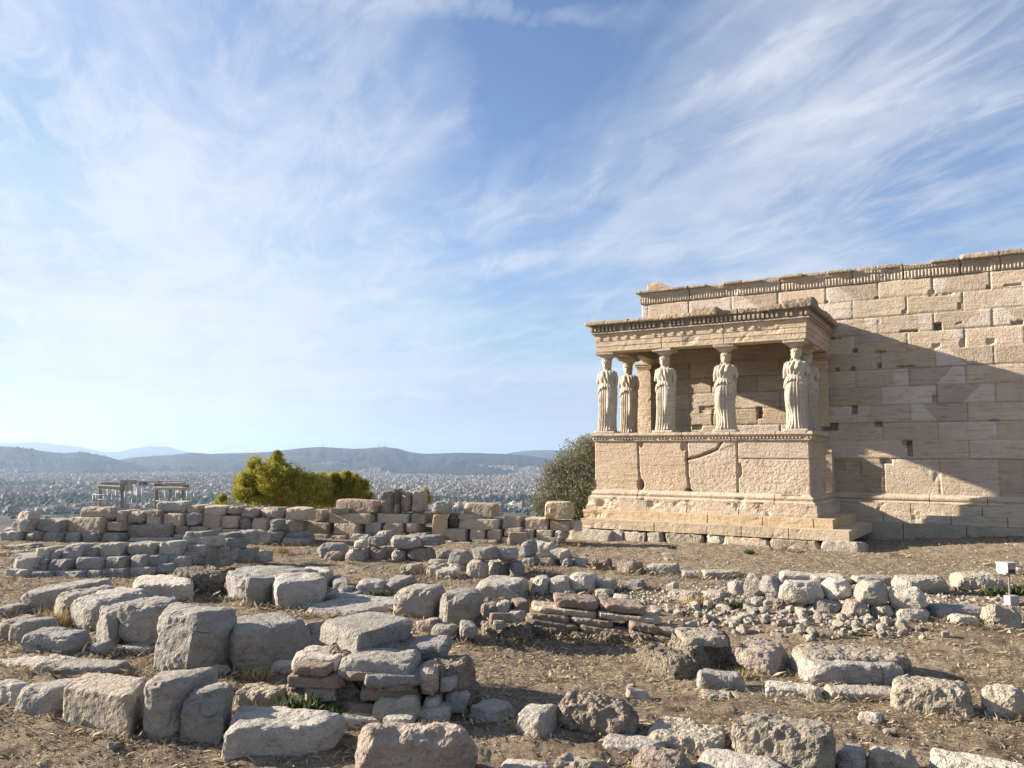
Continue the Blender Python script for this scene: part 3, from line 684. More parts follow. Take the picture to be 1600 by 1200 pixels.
def orth_c(u, z):
    cx1, cx2, cx4 = (loc(x, 740, 0)[0] for x in (998, 1073, 1152)); cz5 = loc(1200, 717, 0)[1]
    c = np.ones((len(u), 3)); c[u < cx1] = (1.0, .95, .88); c[(u > cx1) & (u < cx2)] = (1.02, .96, .90)
    top = (u > cx4) & (z > cz5); c[top] = (.93, .93, .93)
    t2 = (u > cx2) & (u < cx4) & (z > loc(1100, 709, 0)[1] + (u - loc(1100, 709, 0)[0]) * .35); c[t2] = (.98, .99, 1.0)
    return c * (1 + .1 * noise(np.c_[u * 3, u * 0, z * .6], 8))[:, None]
A = Acc(); add_relief(A, -Wd, 0, 1.27, Z['orth_t'], .022, .022, orth_y, orth_c, .30)
def side_y(u, z): p = np.c_[u, u * 0, z]; return .006 * fbm(np.c_[u * 4, u * 0, z * 2], 6, 4) + .02 * (np.abs(u - 1.55 + .01 * noise(p * 5, 2)) < .012)
def side_c(u, z): return np.ones((len(u), 3)) * .96
for sgn, ux, ye in ((1, 0.0, 2.12), (-1, -Wd, Dw)):
    v, f, c, a_, b_ = relief(0, ye, 1.27, Z['orth_t'], .04, .04, side_y, side_c)
    A.add(np.c_[ux - sgn * v[:, 1], v[:, 0], v[:, 2]], f if sgn > 0 else f[:, ::-1], c)
A.box(-Wd + .04, -.04, .29, .46, 1.27, Z['orth_t'] - .003); A.box(-.42, -.03, .462, 2.118, 1.27, Z['orth_t'] - .003); A.box(-Wd + .03, -Wd + .42, .462, Dw, 1.27, Z['orth_t'] - .003)
A.build('podium', M['temple'], T, smooth=True)
ring('podium_cap', [(-.4, 2.872), (.11, 2.870), (.115, 2.80), (.085, 2.775), (.06, 2.765), (.045, 2.745), (.04, 2.70), (.05, 2.685), (.05, 2.655), (.02, 2.645), (.0, 2.622)], M['trim'], sb=2.12, wear=.008, chipf=.06, seed=15, joints=uj([(1066, 685), (1141, 685), (1212, 685)], -.05))
A = Acc()
def egg(acc, cx, cy, cz, rx, rz, c=(1, 1, 1)):
    n = 6; v = []; f = []
    for i in range(4):
        th = -pi / 2 + pi * i / 3
        for k in range(n): v.append((cx + rx * cos(th) * cos(2 * pi * k / n), cy + rx * cos(th) * sin(2 * pi * k / n), cz + rz * sin(th)))
    for i in range(3):
        for k in range(n): f.append((i * n + k, i * n + (k + 1) % n, (i + 1) * n + (k + 1) % n, (i + 1) * n + k))
    acc.add(v, f, c)
rs = random.Random(3)
egg(A, 0, 0, 0, .026, .032); eggs_ = [(-Wd - .02 + .088 * k, -.055, 2.712) for k in range(68) if rs.random() > .12] + [(.055, .088 * k, 2.712) for k in range(24)] + [(-Wd - .055, .088 * k, 2.712) for k in range(16)]
eggs_ = eggs_[:100]
# pilaster at the rear corners
def anta(u0, u1, zb, zt):
    A = Acc(); nm = M['temple']
    v, f = rock(np.array([[[(x, y, z) for z in (zb, zt - .20)] for y in (Dw - .34, Dw + .1)] for x in (u0, u1)]), 34, .03, .006, 5, 2, .1, seed=int(abs(u0 * 10))); A.add(v, f, (1.1, 1.04, .95))
    o = 0.0
    for k, (e, z0, z1) in enumerate(((.015, zt - .20, zt - .165), (.03, zt - .16, zt - .12), (.05, zt - .12, zt - .06), (.075, zt - .06, zt))):
        A.box(u0 - e, u1 + e, Dw - .34 - e, Dw + .1, z0, z1 - .003, (1.05, .98, .88))
    A.build('pilaster', nm, T, smooth=False)
anta(-Wd + .07, -Wd + .52, 1.28, Z['arch_b'] - .01); anta(-.50, -.06, 3.12, Z['arch_b'] - .01)
A = Acc(); v, f = rock(np.array([[[(x, y, z) for z in (1.27, 2.47)] for y in (Dw - .34, Dw + .05)] for x in (-.30, .03)]), 20, .03, .004, 5, 0, .1, seed=6); A.add(v, f, (1.0, .97, .93)); A.build('pilaster', M['temple'], T)

# entablature
def beam(name, mat, off=-.015):
    fz = [Z['arch_b'], 5.335, 5.47, 5.60]
    prof = [(.05, Z['arch_t']), (.05, 5.665), (.02, 5.64), (.012, 5.63), (.012, 5.49), (-.002, 5.485), (-.002, 5.345), (-.015, 5.34), (-.015, Z['arch_b'] + .0)]
    return prof
def entab(name, prof, mat, **k):
    # ring without the filled core
    pass
def ring_beam(name, prof, mat, width, seed, joints=(), wear=.006, chipf=.02, c0=(1, 1, 1), back=Dw):
    """beam running round three sides with its soffit and inner face"""
    zb = prof[-1][1]; zt = prof[0][1]
    full = list(prof) + [(-width, zb), (-width, zt - .02)]
    pr = []
    for (a, b), (c, d) in zip(full[:-1], full[1:]):
        n = max(1, int(math.hypot(c - a, d - b) / .06)); pr += [(a + (c - a) * k / n, b + (d - b) * k / n) for k in range(n)]
    pr.append(full[-1]); pr = np.array(pr); nb = len(pr)
    P = []; K = []
    for y in np.arange(back, width + .06, -.08): P.append((-Wd, y)); K.append(0)
    P.append((-Wd, 0)); K.append(1)
    fu = list(np.arange(-Wd + width + .05, -width - .04, .05))
    for j in joints: fu += [j - .012, j - .003, j + .003, j + .012]
    for x in sorted(fu): P.append((x, 0)); K.append(2)
    P.append((0, 0)); K.append(3)
    for y in list(np.arange(width + .06, back, .06)) + [back]: P.append((0, y)); K.append(4)
    P = np.array(P); K = np.array(K); a = len(P); V = np.zeros((nb, a, 3)); C = np.ones((nb, a, 3)) * np.array(c0)
    O = np.array([{0: (-1, 0), 1: (-1, -1), 2: (0, -1), 3: (1, -1), 4: (1, 0)}[k] for k in K], float)
    for b in range(nb):
        off, z = pr[b]; q = np.c_[P, np.full(a, z)]; w = wear * 2 * fbm(q * 6 + off, seed, 4)
        e = chipf * ss(fbm(np.c_[P * 1.5, np.full(a, z * 3)], seed + 5, 4), .10, .3) if off > -.1 else 0
        o = off + w - e
        for j in joints: o = o - .03 * ((np.abs(P[:, 0] - j) < .005) & (K == 2) & (off > -.1))
        V[b, :, 0] = P[:, 0] + O[:, 0] * o; V[b, :, 1] = P[:, 1] + O[:, 1] * o; V[b, :, 2] = z + wear * fbm(q * 4 + 4, seed + 1, 3) + (.13 * ((K == 0) & (P[:, 1] > 1.85)) if z < 5.33 and 'arch' in name else 0)
        C[b] *= (1 + .12 * noise(np.c_[P[:, 0] * .9 + P[:, 1], P[:, 1] * 0, np.full(a, z * 5)], seed + 3))[:, None]
        for j in joints: C[b][(np.abs(P[:, 0] - j) < .005) & (K == 2)] *= .5
    i, j = np.meshgrid(np.arange(nb - 1), np.arange(a - 1), indexing='ij')
    f = np.stack([(i + 1) * a + j, (i + 1) * a + j + 1, i * a + j + 1, i * a + j], -1).reshape(-1, 4)
    ac = Acc(); ac.add(V.reshape(-1, 3), f, C.reshape(-1, 3)); return ac.build(name, mat, T, smooth=False)
ring_beam('architrave', beam('', None), M['trim'], .52, 31, joints=uj([(1033, 540), (1130, 532)], 0), chipf=.035, c0=(1.05, 1.0, .93))
def scatter(name, acc, mat, places, smooth=False):   # small ornaments, each a part of its own sharing one mesh
    pr = acc.build(name, mat, T, smooth=smooth); me = pr.data; bpy.data.objects.remove(pr)
    for p, sc_ in places:
        o = bpy.data.objects.new(name, me); scene.collection.objects.link(o); o.parent = T; o.location = p; o.scale = (sc_, sc_, sc_)
A = Acc(); A.tube((0, .0, 0), (0, -.035, 0), .052, .046, 12)
scatter('rosette_disc', A, M['trim'], [((-Wd + .14 + .272 * k, 0, 5.565), 1) for k in range(17) if k not in (5, 11)])
A = Acc(); egg(A, 0, 0, 0, .026, .032); scatter('moulded_egg', A, M['trim'], [(p, 1) for p in eggs_], True)
ring_beam('dentil_backing', [(.09, Z['dent_t'] - .0), (.09, 5.92), (.045, 5.90), (.045, 5.75), (.09, 5.745), (.10, 5.70), (.06, Z['arch_t'] + .002)], M['crust'], .4, 33, chipf=.03)
A = Acc(); A.box(-.031, .031, -.031, .054, -.0625, .0625, (1.15, 1.12, 1.05))
pl_ = [((-Wd - .07 + .118 * k, -.094, 5.8275), 1) for k in range(52) if rs.random() > .08]
pl_ += [((.071, -.05 + .118 * k, 5.8275), .98) for k in range(27)] + [((-Wd - .071, -.05 + .118 * k, 5.8275), .98) for k in range(22)]
scatter('dentil', A, M['crust'], pl_[:100])
# cornice slabs with their broken upper edge
A = Acc(); edge = uj([(922, 500), (982, 498), (1032, 492), (1080, 488), (1120, 483), (1183, 480), (1222, 475), (1268, 470)], -.2)
prof_h = [.10, .10, .10, .22, .12, .14, .22]; colr = [(1.2, 1.15, 1.02), (1.25, 1.2, 1.05), (1.2, 1.15, 1.0), (1.1, 1.05, .95), (.8, .78, .75), (.75, .72, .7), (.8, .76, .7)]
prj = [.24, .22, .22, .24, .15, .20, .22]
edge[0] = -Wd - .24; edge[-1] = .22
for k in range(7):
    x0, x1 = edge[k], edge[k + 1] - .01; m_ = max(1, int((x1 - x0) / .5))
    for q in range(m_):
        xa = x0 + (x1 - x0) * q / m_; xb = x0 + (x1 - x0) * (q + 1) / m_ + .01; hh = prof_h[k] + (rs.uniform(-.03, .03) * .6 if k not in (0, 3) else rs.uniform(-.006, .006))
        c8 = np.array([[[(x, y, z) for z in (Z['dent_t'] - .005, Z['dent_t'] + hh)] for y in (-prj[k] + rs.uniform(-.015, .015), .5)] for x in (xa, xb)])
        v, f = rock(c8, 24, .10,   .012 if k in (0, 3) else .022, 7, 2 if k in (0, 3) else 4, .2, seed=200 + 7 * k + q); A.add(v, f, colr[k])
c8 = np.array([[[(x, y, z) for z in (Z['dent_t'] + .12, Z['dent_t'] + .26)] for y in (-.12, .45)] for x in (-.35, .22)])
v, f = rock(c8, 24, .3, .025, 7, 5, .3, seed=260); A.add(v, f, (.78, .72, .66))
y = .5
while y < Dw - .02:
    y1 = min(Dw - .01, y + .46)
    for ux, s in ((0, 1), (-Wd, -1)):
        xs = sorted((ux + s * .22, ux - s * .5)); hh = rs.uniform(.13, .20) if s > 0 else .1
        c8 = np.array([[[(x, yy, z) for z in (Z['dent_t'] - .005, Z['dent_t'] + hh)] for yy in (y, y1)] for x in xs])
        v, f = rock(c8, 20, .12, .02, 7, 4, .22, seed=300 + int(y * 10) + s); A.add(v, f, (.85, .8, .74))
    y = y1
A.build('cornice', M['crust'], T, smooth=True)
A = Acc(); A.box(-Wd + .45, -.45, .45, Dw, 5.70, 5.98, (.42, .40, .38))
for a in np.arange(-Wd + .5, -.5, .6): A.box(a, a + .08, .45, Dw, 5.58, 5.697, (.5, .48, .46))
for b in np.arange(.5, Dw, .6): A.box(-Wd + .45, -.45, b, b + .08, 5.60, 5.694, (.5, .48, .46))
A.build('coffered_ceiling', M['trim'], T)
# inner course under the ceiling on the back wall
straight('wall_architrave', [(.0, 5.58), (.09, 5.575), (.09, 5.50), (.06, 5.49), (.06, 5.36), (.03, 5.35), (.03, 5.20), (.0, 5.195)], -Wd + .5, -.5, Dw, M['trim'], (), .004, seed=9)

# --- the caryatids
def statue_mesh(mirror, seed):
    HF = 2.045; n = 120
    zs = np.linspace(0, 1, 190)
    K = [(0, .265, .215), (.02, .262, .215), (.06, .245, .20), (.2, .232, .195), (.32, .235, .20), (.44, .25, .20), (.53, .240, .19), (.575, .232, .185), (.60, .225, .18), (.655, .20, .16),
         (.70, .215, .175), (.755, .235, .185), (.80, .262, .165), (.825, .262, .145), (.838, .205, .115), (.850, .11, .09), (.862, .075, .075), (.874, .070, .072), (.884, .080, .095), (.900, .098, .120), (.930, .110, .135), (.960, .114, .138), (.985, .116, .128), (1.0, .118, .12)]
    K = np.array(K); a = np.interp(zs, K[:, 0], K[:, 1]); b = np.interp(zs, K[:, 0], K[:, 2])
    th = np.linspace(0, 2 * pi, n, endpoint=False); TH, ZS = np.meshgrid(th, zs)
    # th = -pi/2 is the front (-y)
    A2 = np.repeat(a[:, None], n, 1); B2 = np.repeat(b[:, None], n, 1)
    e = 2.4; ct, st = np.cos(TH), np.sin(TH)
    r = 1 / ((np.abs(ct) ** e + np.abs(st) ** e) ** (1 / e)); x = A2 * r * ct; y = B2 * r * st
    fr = np.clip(-st, 0, 1)
    skirt = 1 - ss(ZS, .60, .66)
    ph = 1.2 * noise(np.c_[(np.cos(TH) * 2).ravel(), (np.sin(TH) * 2).ravel(), (ZS * 1.5).ravel()], seed).reshape(TH.shape)
    leg = np.exp(-((x - .11) / .085) ** 2) * (st < 0)          # the relaxed leg pressing through the cloth
    fl = np.abs(np.sin(TH * 11 + ph * .6)) ** .8
    amp = .060 * skirt * (1 - .85 * leg * ss(ZS, .04, .12)) * (.45 + .55 * ss(ZS, .60, .42))
    d = amp * (fl - .6)
    d += .075 * leg * np.exp(-((ZS - .34) / .10) ** 2) + .045 * leg * np.exp(-((ZS - .47) / .10) ** 2) - .03 * leg * np.exp(-((ZS - .17) / .09) ** 2) * 1.0 + .05 * leg * np.exp(-((ZS - .02) / .025) ** 2)
    hem = .615 - .10 * np.abs(ct) ** 1.6 + .008 * np.sin(TH * 17 + ph); ov = ss(ZS, hem - .004, hem + .006) * (1 - ss(ZS, .60, .685)); d += ov * (.020 * np.abs(np.sin(TH * 10 + 2 + ph)) + .030)
    ch = ss(ZS, .665, .69) * (1 - ss(ZS, .83, .85)); d += ch * .018 * np.sin(TH * 13 + np.abs(ct) * 5 + ZS * 30 + ph)
    d += ch * fr * .05 * (np.exp(-((x - .095) / .06) ** 2) + np.exp(-((x + .095) / .06) ** 2)) * np.exp(-((ZS - .755) / .035) ** 2)
    hd = ss(ZS, .895, .90)
    front = np.exp(-((x) / .018) ** 2) * (st < 0)
    d += hd * front * (.030 * np.exp(-((ZS - .930) / .009) ** 2) + .012 * np.exp(-((ZS - .903) / .006) ** 2) + .006 * np.exp(-((ZS - .916) / .004) ** 2))
    d -= hd * (st < 0) * .014 * (np.exp(-((x - .035) / .016) ** 2) + np.exp(-((x + .035) / .016) ** 2)) * np.exp(-((ZS - .943) / .007) ** 2)
    hair = ss(ZS, .955, .965) + hd * (st > -.35) ; d += np.clip(hair, 0, 1) * hd * (.018 + .010 * np.sin(TH * 16 + ZS * 160))
    x = x + ct * d; y = y + st * d
    # contrapposto sway
    sw = .018 * np.sin((ZS - .1) * pi * 1.6); x = x + sw
    y = y + .02 * (ZS > .86) * 0
    v = np.c_[x.ravel(), y.ravel(), (ZS * HF).ravel()]
    m = len(zs); i, j = np.meshgrid(np.arange(m - 1), np.arange(n), indexing='ij'); j2 = (j + 1) % n
    f = np.stack([i * n + j, i * n + j2, (i + 1) * n + j2, (i + 1) * n + j], -1).reshape(-1, 4)
    ac = Acc(); ac.add(v, f)
    for lv, zc in ((0, 0.0), (m - 1, HF)):               # close the ends
        idx = np.arange(n) + lv * n; vv = np.r_[v[idx], [[v[idx][:, 0].mean(), v[idx][:, 1].mean(), zc]]]
        ff = [(n, (k + 2) % n, (k + 1) % n, k) if lv == 0 else (n, k, (k + 1) % n, (k + 2) % n) for k in range(0, n, 2)]; ac.add(vv, ff)
    sh = .82 * HF
    for s in (-1, 1):                                     # broken upper arms, sleeves, front tresses, mantle edge behind
        ac.tube((s * .225, .0, sh), (s * .275, .02, sh - .20), .066, .058, 14); ac.tube((s * .275, .02, sh - .19), (s * .285, -.01, sh - (.38 if s > 0 else .30)), .058, .040, 14)
        ac.tube((s * .17, .0, sh + .03), (s * .245, .0, sh - .05), .05, .07, 12)
        ac.tube((s * .085, .0, HF * .90), (s * .125, -.06, HF * .84), .020, .018, 8); ac.tube((s * .125, -.06, HF * .845), (s * .16, -.14, HF * .79), .018, .010, 8)
        ac.tube((s * .235, .08, sh - .12), (s * .225, .12, HF * .42), .045, .03, 10)
    ac.tube((0, .07, HF * .955), (0, .11, HF * .85), .075, .085, 14); ac.tube((0, .11, HF * .86), (0, .15, HF * .72), .085, .06, 14)
    ac.tube((0, .0, HF * .968), (0, .0, HF * 1.003), .115, .128, 18)
    me = ac.build('tmp', M['statue'])
    md = me.modifiers.new('r', 'REMESH'); md.mode = 'VOXEL'; md.voxel_size = .0115; md.use_smooth_shade = True
    dg = bpy.context.evaluated_depsgraph_get(); ev = me.evaluated_get(dg); out = bpy.data.meshes.new_from_object(ev)
    bpy.data.objects.remove(me, do_unlink=True)
    co = np.zeros(len(out.vertices) * 3, np.float32); out.vertices.foreach_get('co', co); co = co.reshape(-1, 3)
    co += (.004 * fbm(co * 14, seed, 3))[:, None] * np.array((1, 1, 0)) 
    if mirror: co[:, 0] *= -1
    out.vertices.foreach_set('co', co.ravel())
    if mirror: out.flip_normals()
    if 'Col' in out.color_attributes: out.color_attributes.remove(out.color_attributes['Col'])
    c = out.color_attributes.new('Col', 'FLOAT_COLOR', 'POINT'); c.data.foreach_set('color', np.ones(len(out.vertices) * 4, np.float32))
    out.materials.clear(); out.materials.append(M['statue'])
    out.polygons.foreach_set('use_smooth', np.ones(len(out.polygons), bool)); return out
SM = [statue_mesh(False, 3), statue_mesh(True, 5)]
A = Acc()                                         # basket capital: bead, swelling echinus with eggs, square abacus
prev = None; prf = [(.135, 0), (.15, .015), (.15, .03), (.145, .035), (.175, .06), (.205, .095), (.215, .115), (.20, .13)]
nn_ = 28; V = []; 
for r_, z_ in prf:
    for k in range(nn_):
        t = 2 * pi * k / nn_; q = r_ * (1 + (.07 if .05 < z_ < .12 else 0) * (k % 2)); V.append((q * cos(t), q * sin(t), z_))
A.add(V, [(i * nn_ + k, i * nn_ + (k + 1) % nn_, (i + 1) * nn_ + (k + 1) % nn_, (i + 1) * nn_ + k) for i in range(len(prf) - 1) for k in range(nn_)])
A.box(-.27, .27, -.27, .27, .135, .205); A.box(-.245, .245, -.245, .245, .115, .136)
cap_proto = A.build('capital', M['statue'], None, smooth=False); cap_me = cap_proto.data; bpy.data.objects.remove(cap_proto)
v, f = rock(np.array([[[(x, y, z) for z in (0, .065)] for y in (-.25, .27)] for x in (-.31, .31)]), 16, .15, .006, 5, 2, .2, seed=9)
pl_proto = mesh_np('plinth', v, f, M['statue'], col=(1, 1, 1)); pl_me = pl_proto.data; bpy.data.objects.remove(pl_proto)
spots = [(loc(949, 678, .30)[0], .30, 0), (loc(1040, 678, .30)[0], .30, 0), (loc(1135, 676, .30)[0], .30, 1), (loc(1246, 676, .30)[0], .30, 1), (-Wd + .33, 1.62, 0), (-.33, 1.62, 1)]
clab = ['caryatid at the front left corner', 'caryatid second from the left along the front', 'caryatid third along the front', 'caryatid at the front right corner', 'caryatid behind the front left one', 'caryatid behind the front right one']
print('spots', spots)
for k, (u, y, mi) in enumerate(spots):
    o = bpy.data.objects.new('caryatid_statue', SM[mi]); scene.collection.objects.link(o); o.parent = T; o.location = (u, y, Z['cap'] + .062); o['label'] = clab[k]
    o.rotation_euler = (0, 0, (0.05, -.06, .08, 0, .1, -.1)[k])
    p = bpy.data.objects.new('plinth', pl_me); scene.collection.objects.link(p); p.parent = o; p.location = (0, 0, -.062)
    zc = Z['arch_b'] - .205 - (Z['cap'] + .062)
    c = bpy.data.objects.new('capital', cap_me); scene.collection.objects.link(c); c.parent = o; c.location = (0, 0, zc - .002)
# rough foundation stones under the steps
ftd = [(883, 955, 824, 847, 'pale'), (955, 973, 829, 848, 'pale'), (974, 1006, 830, 848, 'pale'), (1009, 1036, 832, 850, 'pale'), (1040, 1098, 834, 853, 'congl'), (1101, 1128, 842, 856, 'pale'), (1130, 1202, 841, 860, 'tan'), (1203, 1280, 845, 866, 'tan'), (1284, 1350, 849, 872, 'pale')]
for k, (x0, x1, y0, y1, mt) in enumerate(ftd):
    yy = -1.05 - (.14 if k in (0,) else .1 if k == 8 else 0)
    a, za = loc(x0, y0, yy); b, _ = loc(x1, y0, yy)
    c8 = np.array([[[(x, y, z) for z in (-.12, .296)] for y in (yy, -.5)] for x in (a, b)])
    if k == 0: c8[0, :, 1, 0] += .18
    v, f = rock(c8, 26, .16, .02, 4, 3, .2, seed=400 + k); mesh_np('foundation_stone', v, f, M[mt], T)

# ------------------------------------------------------------------ loose stones, each a thing of its own
_sid = [500]; FEET = []
def place_stone(name, C8, mat, parent=None, seg=24, label=None, cat=None, group=None, **k):
    _sid[0] += 1; k.setdefault('facets', 1.0); v, f = rock(C8, seg, seed=_sid[0], **k)
    if parent is None or name != 'stone_block': FEET.append((v[:, 0].min(), v[:, 0].max(), v[:, 1].min(), v[:, 1].max()))
    base = np.array((v[:, 0].mean(), v[:, 1].mean(), v[:, 2].min()))
    if parent is None: o = mesh_np(name, v - base, f, M[mat], None, base, mat in ('brick',))
    else: o = mesh_np(name, v - base, f, M[mat], parent, base - np.array(parent.location), mat in ('brick',))
    if label: tag(o, label, cat, group)
    return o
def gy(px, py, g=None):                         # ground point under a pixel
    z = 0.0 if g is None else g
    for _ in range(6):
        p = on_z(px, py, z)
        if g is not None: break
        z = Gs(p[0], p[1])
    return p
STY = dict(lime=dict(rnd=.22, amp=.022, scl=3.2, chips=5, depth=.22), limeblue=dict(rnd=.3, amp=.022, scl=3.2, chips=5, depth=.25, layer=.008), pink=dict(rnd=.6, amp=.035, scl=4, chips=6, depth=.3),
           tan=dict(rnd=.12, amp=.012, scl=5, chips=3, depth=.15), gold=dict(rnd=.14, amp=.008, scl=5, chips=2, depth=.15), pale=dict(rnd=.3, amp=.02, scl=5, chips=5, depth=.25, layer=.004),
           cong=dict(rnd=.7, amp=.045, scl=6, chips=4, depth=.25), congl=dict(rnd=.42, amp=.028, scl=6, chips=4, depth=.2), brick=dict(rnd=.12, amp=.006, scl=7, chips=3, depth=.2), mortar=dict(rnd=.4, amp=.05, scl=7, chips=5, depth=.3))
def bx(x0, x1, y0, y1, mat='lime', tf=.3, z=None, Y=None, th=None, rot=0.0, name='stone_block', parent=None, label=None, cat='stone', seg=None, sink=.05, taper=.04, lean=0.0, group=None, tilt=0.0, **kw):
    """a stone from its extent in the view: stands at its own depth with real width, height and thickness"""
    yf = y0 + tf * (y1 - y0)
    if Y is None: p = gy((x0 + x1) / 2, y1, z); Y = p[1]; zb = p[2]
    else: zb = at_y((x0 + x1) / 2, y1, Y)[2]
    L = at_y(x0, y1, Y)[0]; Rr = at_y(x1, y1, Y)[0]; zt = at_y((x0 + x1) / 2, yf, Y)[2]; w = Rr - L
    if th is None:
        d = ray((x0 + x1) / 2, y0)
        th = (zt - EYE) / d[2] * d[1] - Y if d[2] < -.005 else w
        th = min(max(th, .35 * w, .12), 1.6 * w + .2)
    ca, sa = cos(rot), sin(rot); cx = (L + Rr) / 2; cyy = Y + th / 2
    ww = w / 2 / (abs(ca) + abs(sa) * min(1, th / w) * .9) if rot else w / 2
    C8 = np.zeros((2, 2, 2, 3)); slide = cx / max(Y, 1)
    for i in (0, 1):
        for j in (0, 1):
            for k in (0, 1):
                a = (2 * i - 1) * ww * (1 - taper * k); b = (2 * j - 1) * th / 2 * (1 - taper * k)
                C8[i, j, k] = (cx + a * ca - b * sa + lean * k + slide * 0.5 * b * 0, cyy + a * sa + b * ca, (zb - sink) if k == 0 else zt + tilt * (2 * i - 1) * w / 2 + R.uniform(-.012, .012))
    st = dict(STY[mat]); st.update(kw)
    if seg is None: seg = int(min(44, max(9, (x1 - x0) / 4.2)))
    return place_stone(name, C8, mat, parent, seg, label, cat, group, **st)
def quad(T4, base, mat='lime', z=None, Y=None, name='stone_block', parent=None, label=None, cat='stone', seg=None, sink=.06, spread=.03, **kw):
    """T4 = pixels of the top face front-left, front-right, back-right, back-left; base = pixel row where the front-left corner meets the ground"""
    (flx, fly) = T4[0]
    if Y is None: p = gy(flx, base, z); Y = p[1]; zb = p[2]
    else: zb = at_y(flx, base, Y)[2]
    zt = at_y(flx, fly, Y)[2]
    tops = [on_z(x, y, zt) if (ray(x, y)[2] < -.004) else at_y(x, y, Y + .8) for x, y in T4]
    c = sum(tops) / 4; C8 = np.zeros((2, 2, 2, 3))
    for (i, j), t in zip(((0, 0), (1, 0), (1, 1), (0, 1)), tops):
        C8[i, j, 1] = t; b = t + (t - c) * spread; C8[i, j, 0] = (b[0], b[1], zb - sink)
    st = dict(STY[mat]); st.update(kw)
    if seg is None: seg = int(min(46, max(14, (max(x for x, _ in T4) - min(x for x, _ in T4)) / 3.8)))
    return place_stone(name, C8, mat, parent, seg, label, cat, None, **st)

# far wall of squared blocks at the edge of the terrace
def YW(px): return 20.3 if px < 470 else 21.9 - (px - 470) / 430 * 1.5
WB = empty('ruined_block_wall', (-4.0, 20.8, 0)); tag(WB, 'long low ruined wall of tan squared blocks at the far edge of the terrace', 'ruined wall')
far_wall = [(14, 54, 813, 830, 'lime'), (54, 103, 811, 829, 'lime'), (96, 170, 808, 832, 'tan'), (119, 185, 793, 810, 'pink'), (182, 199, 797, 815, 'tan'), (197, 229, 799, 817, 'pink'), (229, 252, 805, 818, 'tan'), (168, 196, 816, 828, 'tan'),
 (193, 272, 818, 841, 'pink'), (0, 33, 830, 848, 'lime'), (33, 66, 830, 849, 'pink'), (64, 100, 830, 850, 'lime'), (100, 128, 832, 850, 'lime'), (127, 157, 832, 848, 'lime'), (152, 195, 833, 850, 'lime'),
 (228, 256, 797, 806, 'tan'), (293, 318, 789, 801, 'tan'), (319, 353, 790, 803, 'tan'), (353, 378, 792, 804, 'pink'), (377, 406, 793, 808, 'pink'), (405, 448, 793, 809, 'pink'), (447, 484, 793, 812, 'tan'), (483, 515, 796, 813, 'tan'),
 (254, 293, 801, 820, 'tan'), (292, 317, 802, 820, 'lime'), (317, 348, 803, 824, 'tan'), (347, 375, 805, 824, 'tan'), (372, 396, 809, 828, 'pink'), (395, 420, 810, 828, 'tan'), (273, 295, 822, 835, 'pink'), (295, 326, 823, 834, 'pink'), (325, 348, 825, 836, 'pink'),
 (347, 375, 826, 842, 'tan'), (373, 400, 829, 843, 'tan'), (512, 590, 801, 817, 'tan'), (590, 646, 802, 816, 'tan'), (442, 462, 812, 831, 'tan'), (462, 486, 815, 834, 'tan'), (484, 521, 815, 835, 'tan'), (521, 571, 817, 836, 'tan'), (571, 600, 816, 834, 'lime'),
 (600, 639, 816, 833, 'tan'), (639, 657, 817, 831, 'tan'), (481, 520, 834, 850, 'tan'), (520, 546, 836, 850, 'tan'), (545, 586, 834, 850, 'lime'), (586, 612, 833, 848, 'tan'), (612, 640, 832, 850, 'tan'), (440, 482, 832, 856, 'limeblue'), (407, 437, 847, 864, 'limeblue'), (400, 442, 829, 848, 'lime'),
 (645, 674, 803, 817, 'tan'), (640, 676, 832, 850, 'tan'), (716, 787, 810, 826, 'tan'), (787, 823, 808, 825, 'tan'), (823, 865, 809, 826, 'tan'), (862, 899, 813, 828, 'tan'), (697, 737, 826, 844, 'tan'), (737, 765, 827, 844, 'tan'), (765, 790, 827, 843, 'tan'),
 (790, 824, 825, 836, 'tan'), (808, 843, 827, 841, 'tan'), (841, 872, 828, 841, 'tan'), (871, 886, 829, 843, 'pale'), (697, 716, 844, 858, 'tan'), (713, 746, 847, 858, 'pale'), (740, 786, 843, 853, 'tan'), (846, 884, 840, 850, 'tan'), (785, 850, 840, 852, 'tan'), (273, 300, 834, 850, 'lime'), (196, 275, 840, 852, 'lime')]
for k, (x0, x1, y0, y1, mt) in enumerate(far_wall):
    rt = -.22 + R.uniform(-.12, .1) if x0 < 470 else -.36 + R.uniform(-.05, .05)
    bx(x0 - 1.3, x1 + 1.3, y0 - .3, y1 + 1.6, mt, tf=.06, Y=YW((x0 + x1) / 2) - (.30 if mt == 'limeblue' else 0) - (y0 - 795) * .006 + R.uniform(-.04, .04), th=.62, rot=rt, parent=WB, sink=.0, taper=.01, facets=.5, seg=None if x1 - x0 > 60 else 16,
       **({} if mt != 'lime' else dict(rnd=.2)))
for k in range(22):                              # hidden rubble core that closes the joints from behind
    px = 20 + k * 40; Y = YW(px) + .42; c = at_y(px, 820, Y); w = .36; top = at_y(px, 822 if px < 250 else 812 if px < 650 else 818, Y)[2]
    place_stone('stone_block', np.array([[[(c[0] + (2 * i - 1) * w, Y + j * .4, -.1 if z == 0 else top - .06) for z in (0, 1)] for j in (0, 1)] for i in (0, 1)]), 'lime', WB, 12, rnd=.2, amp=.02)
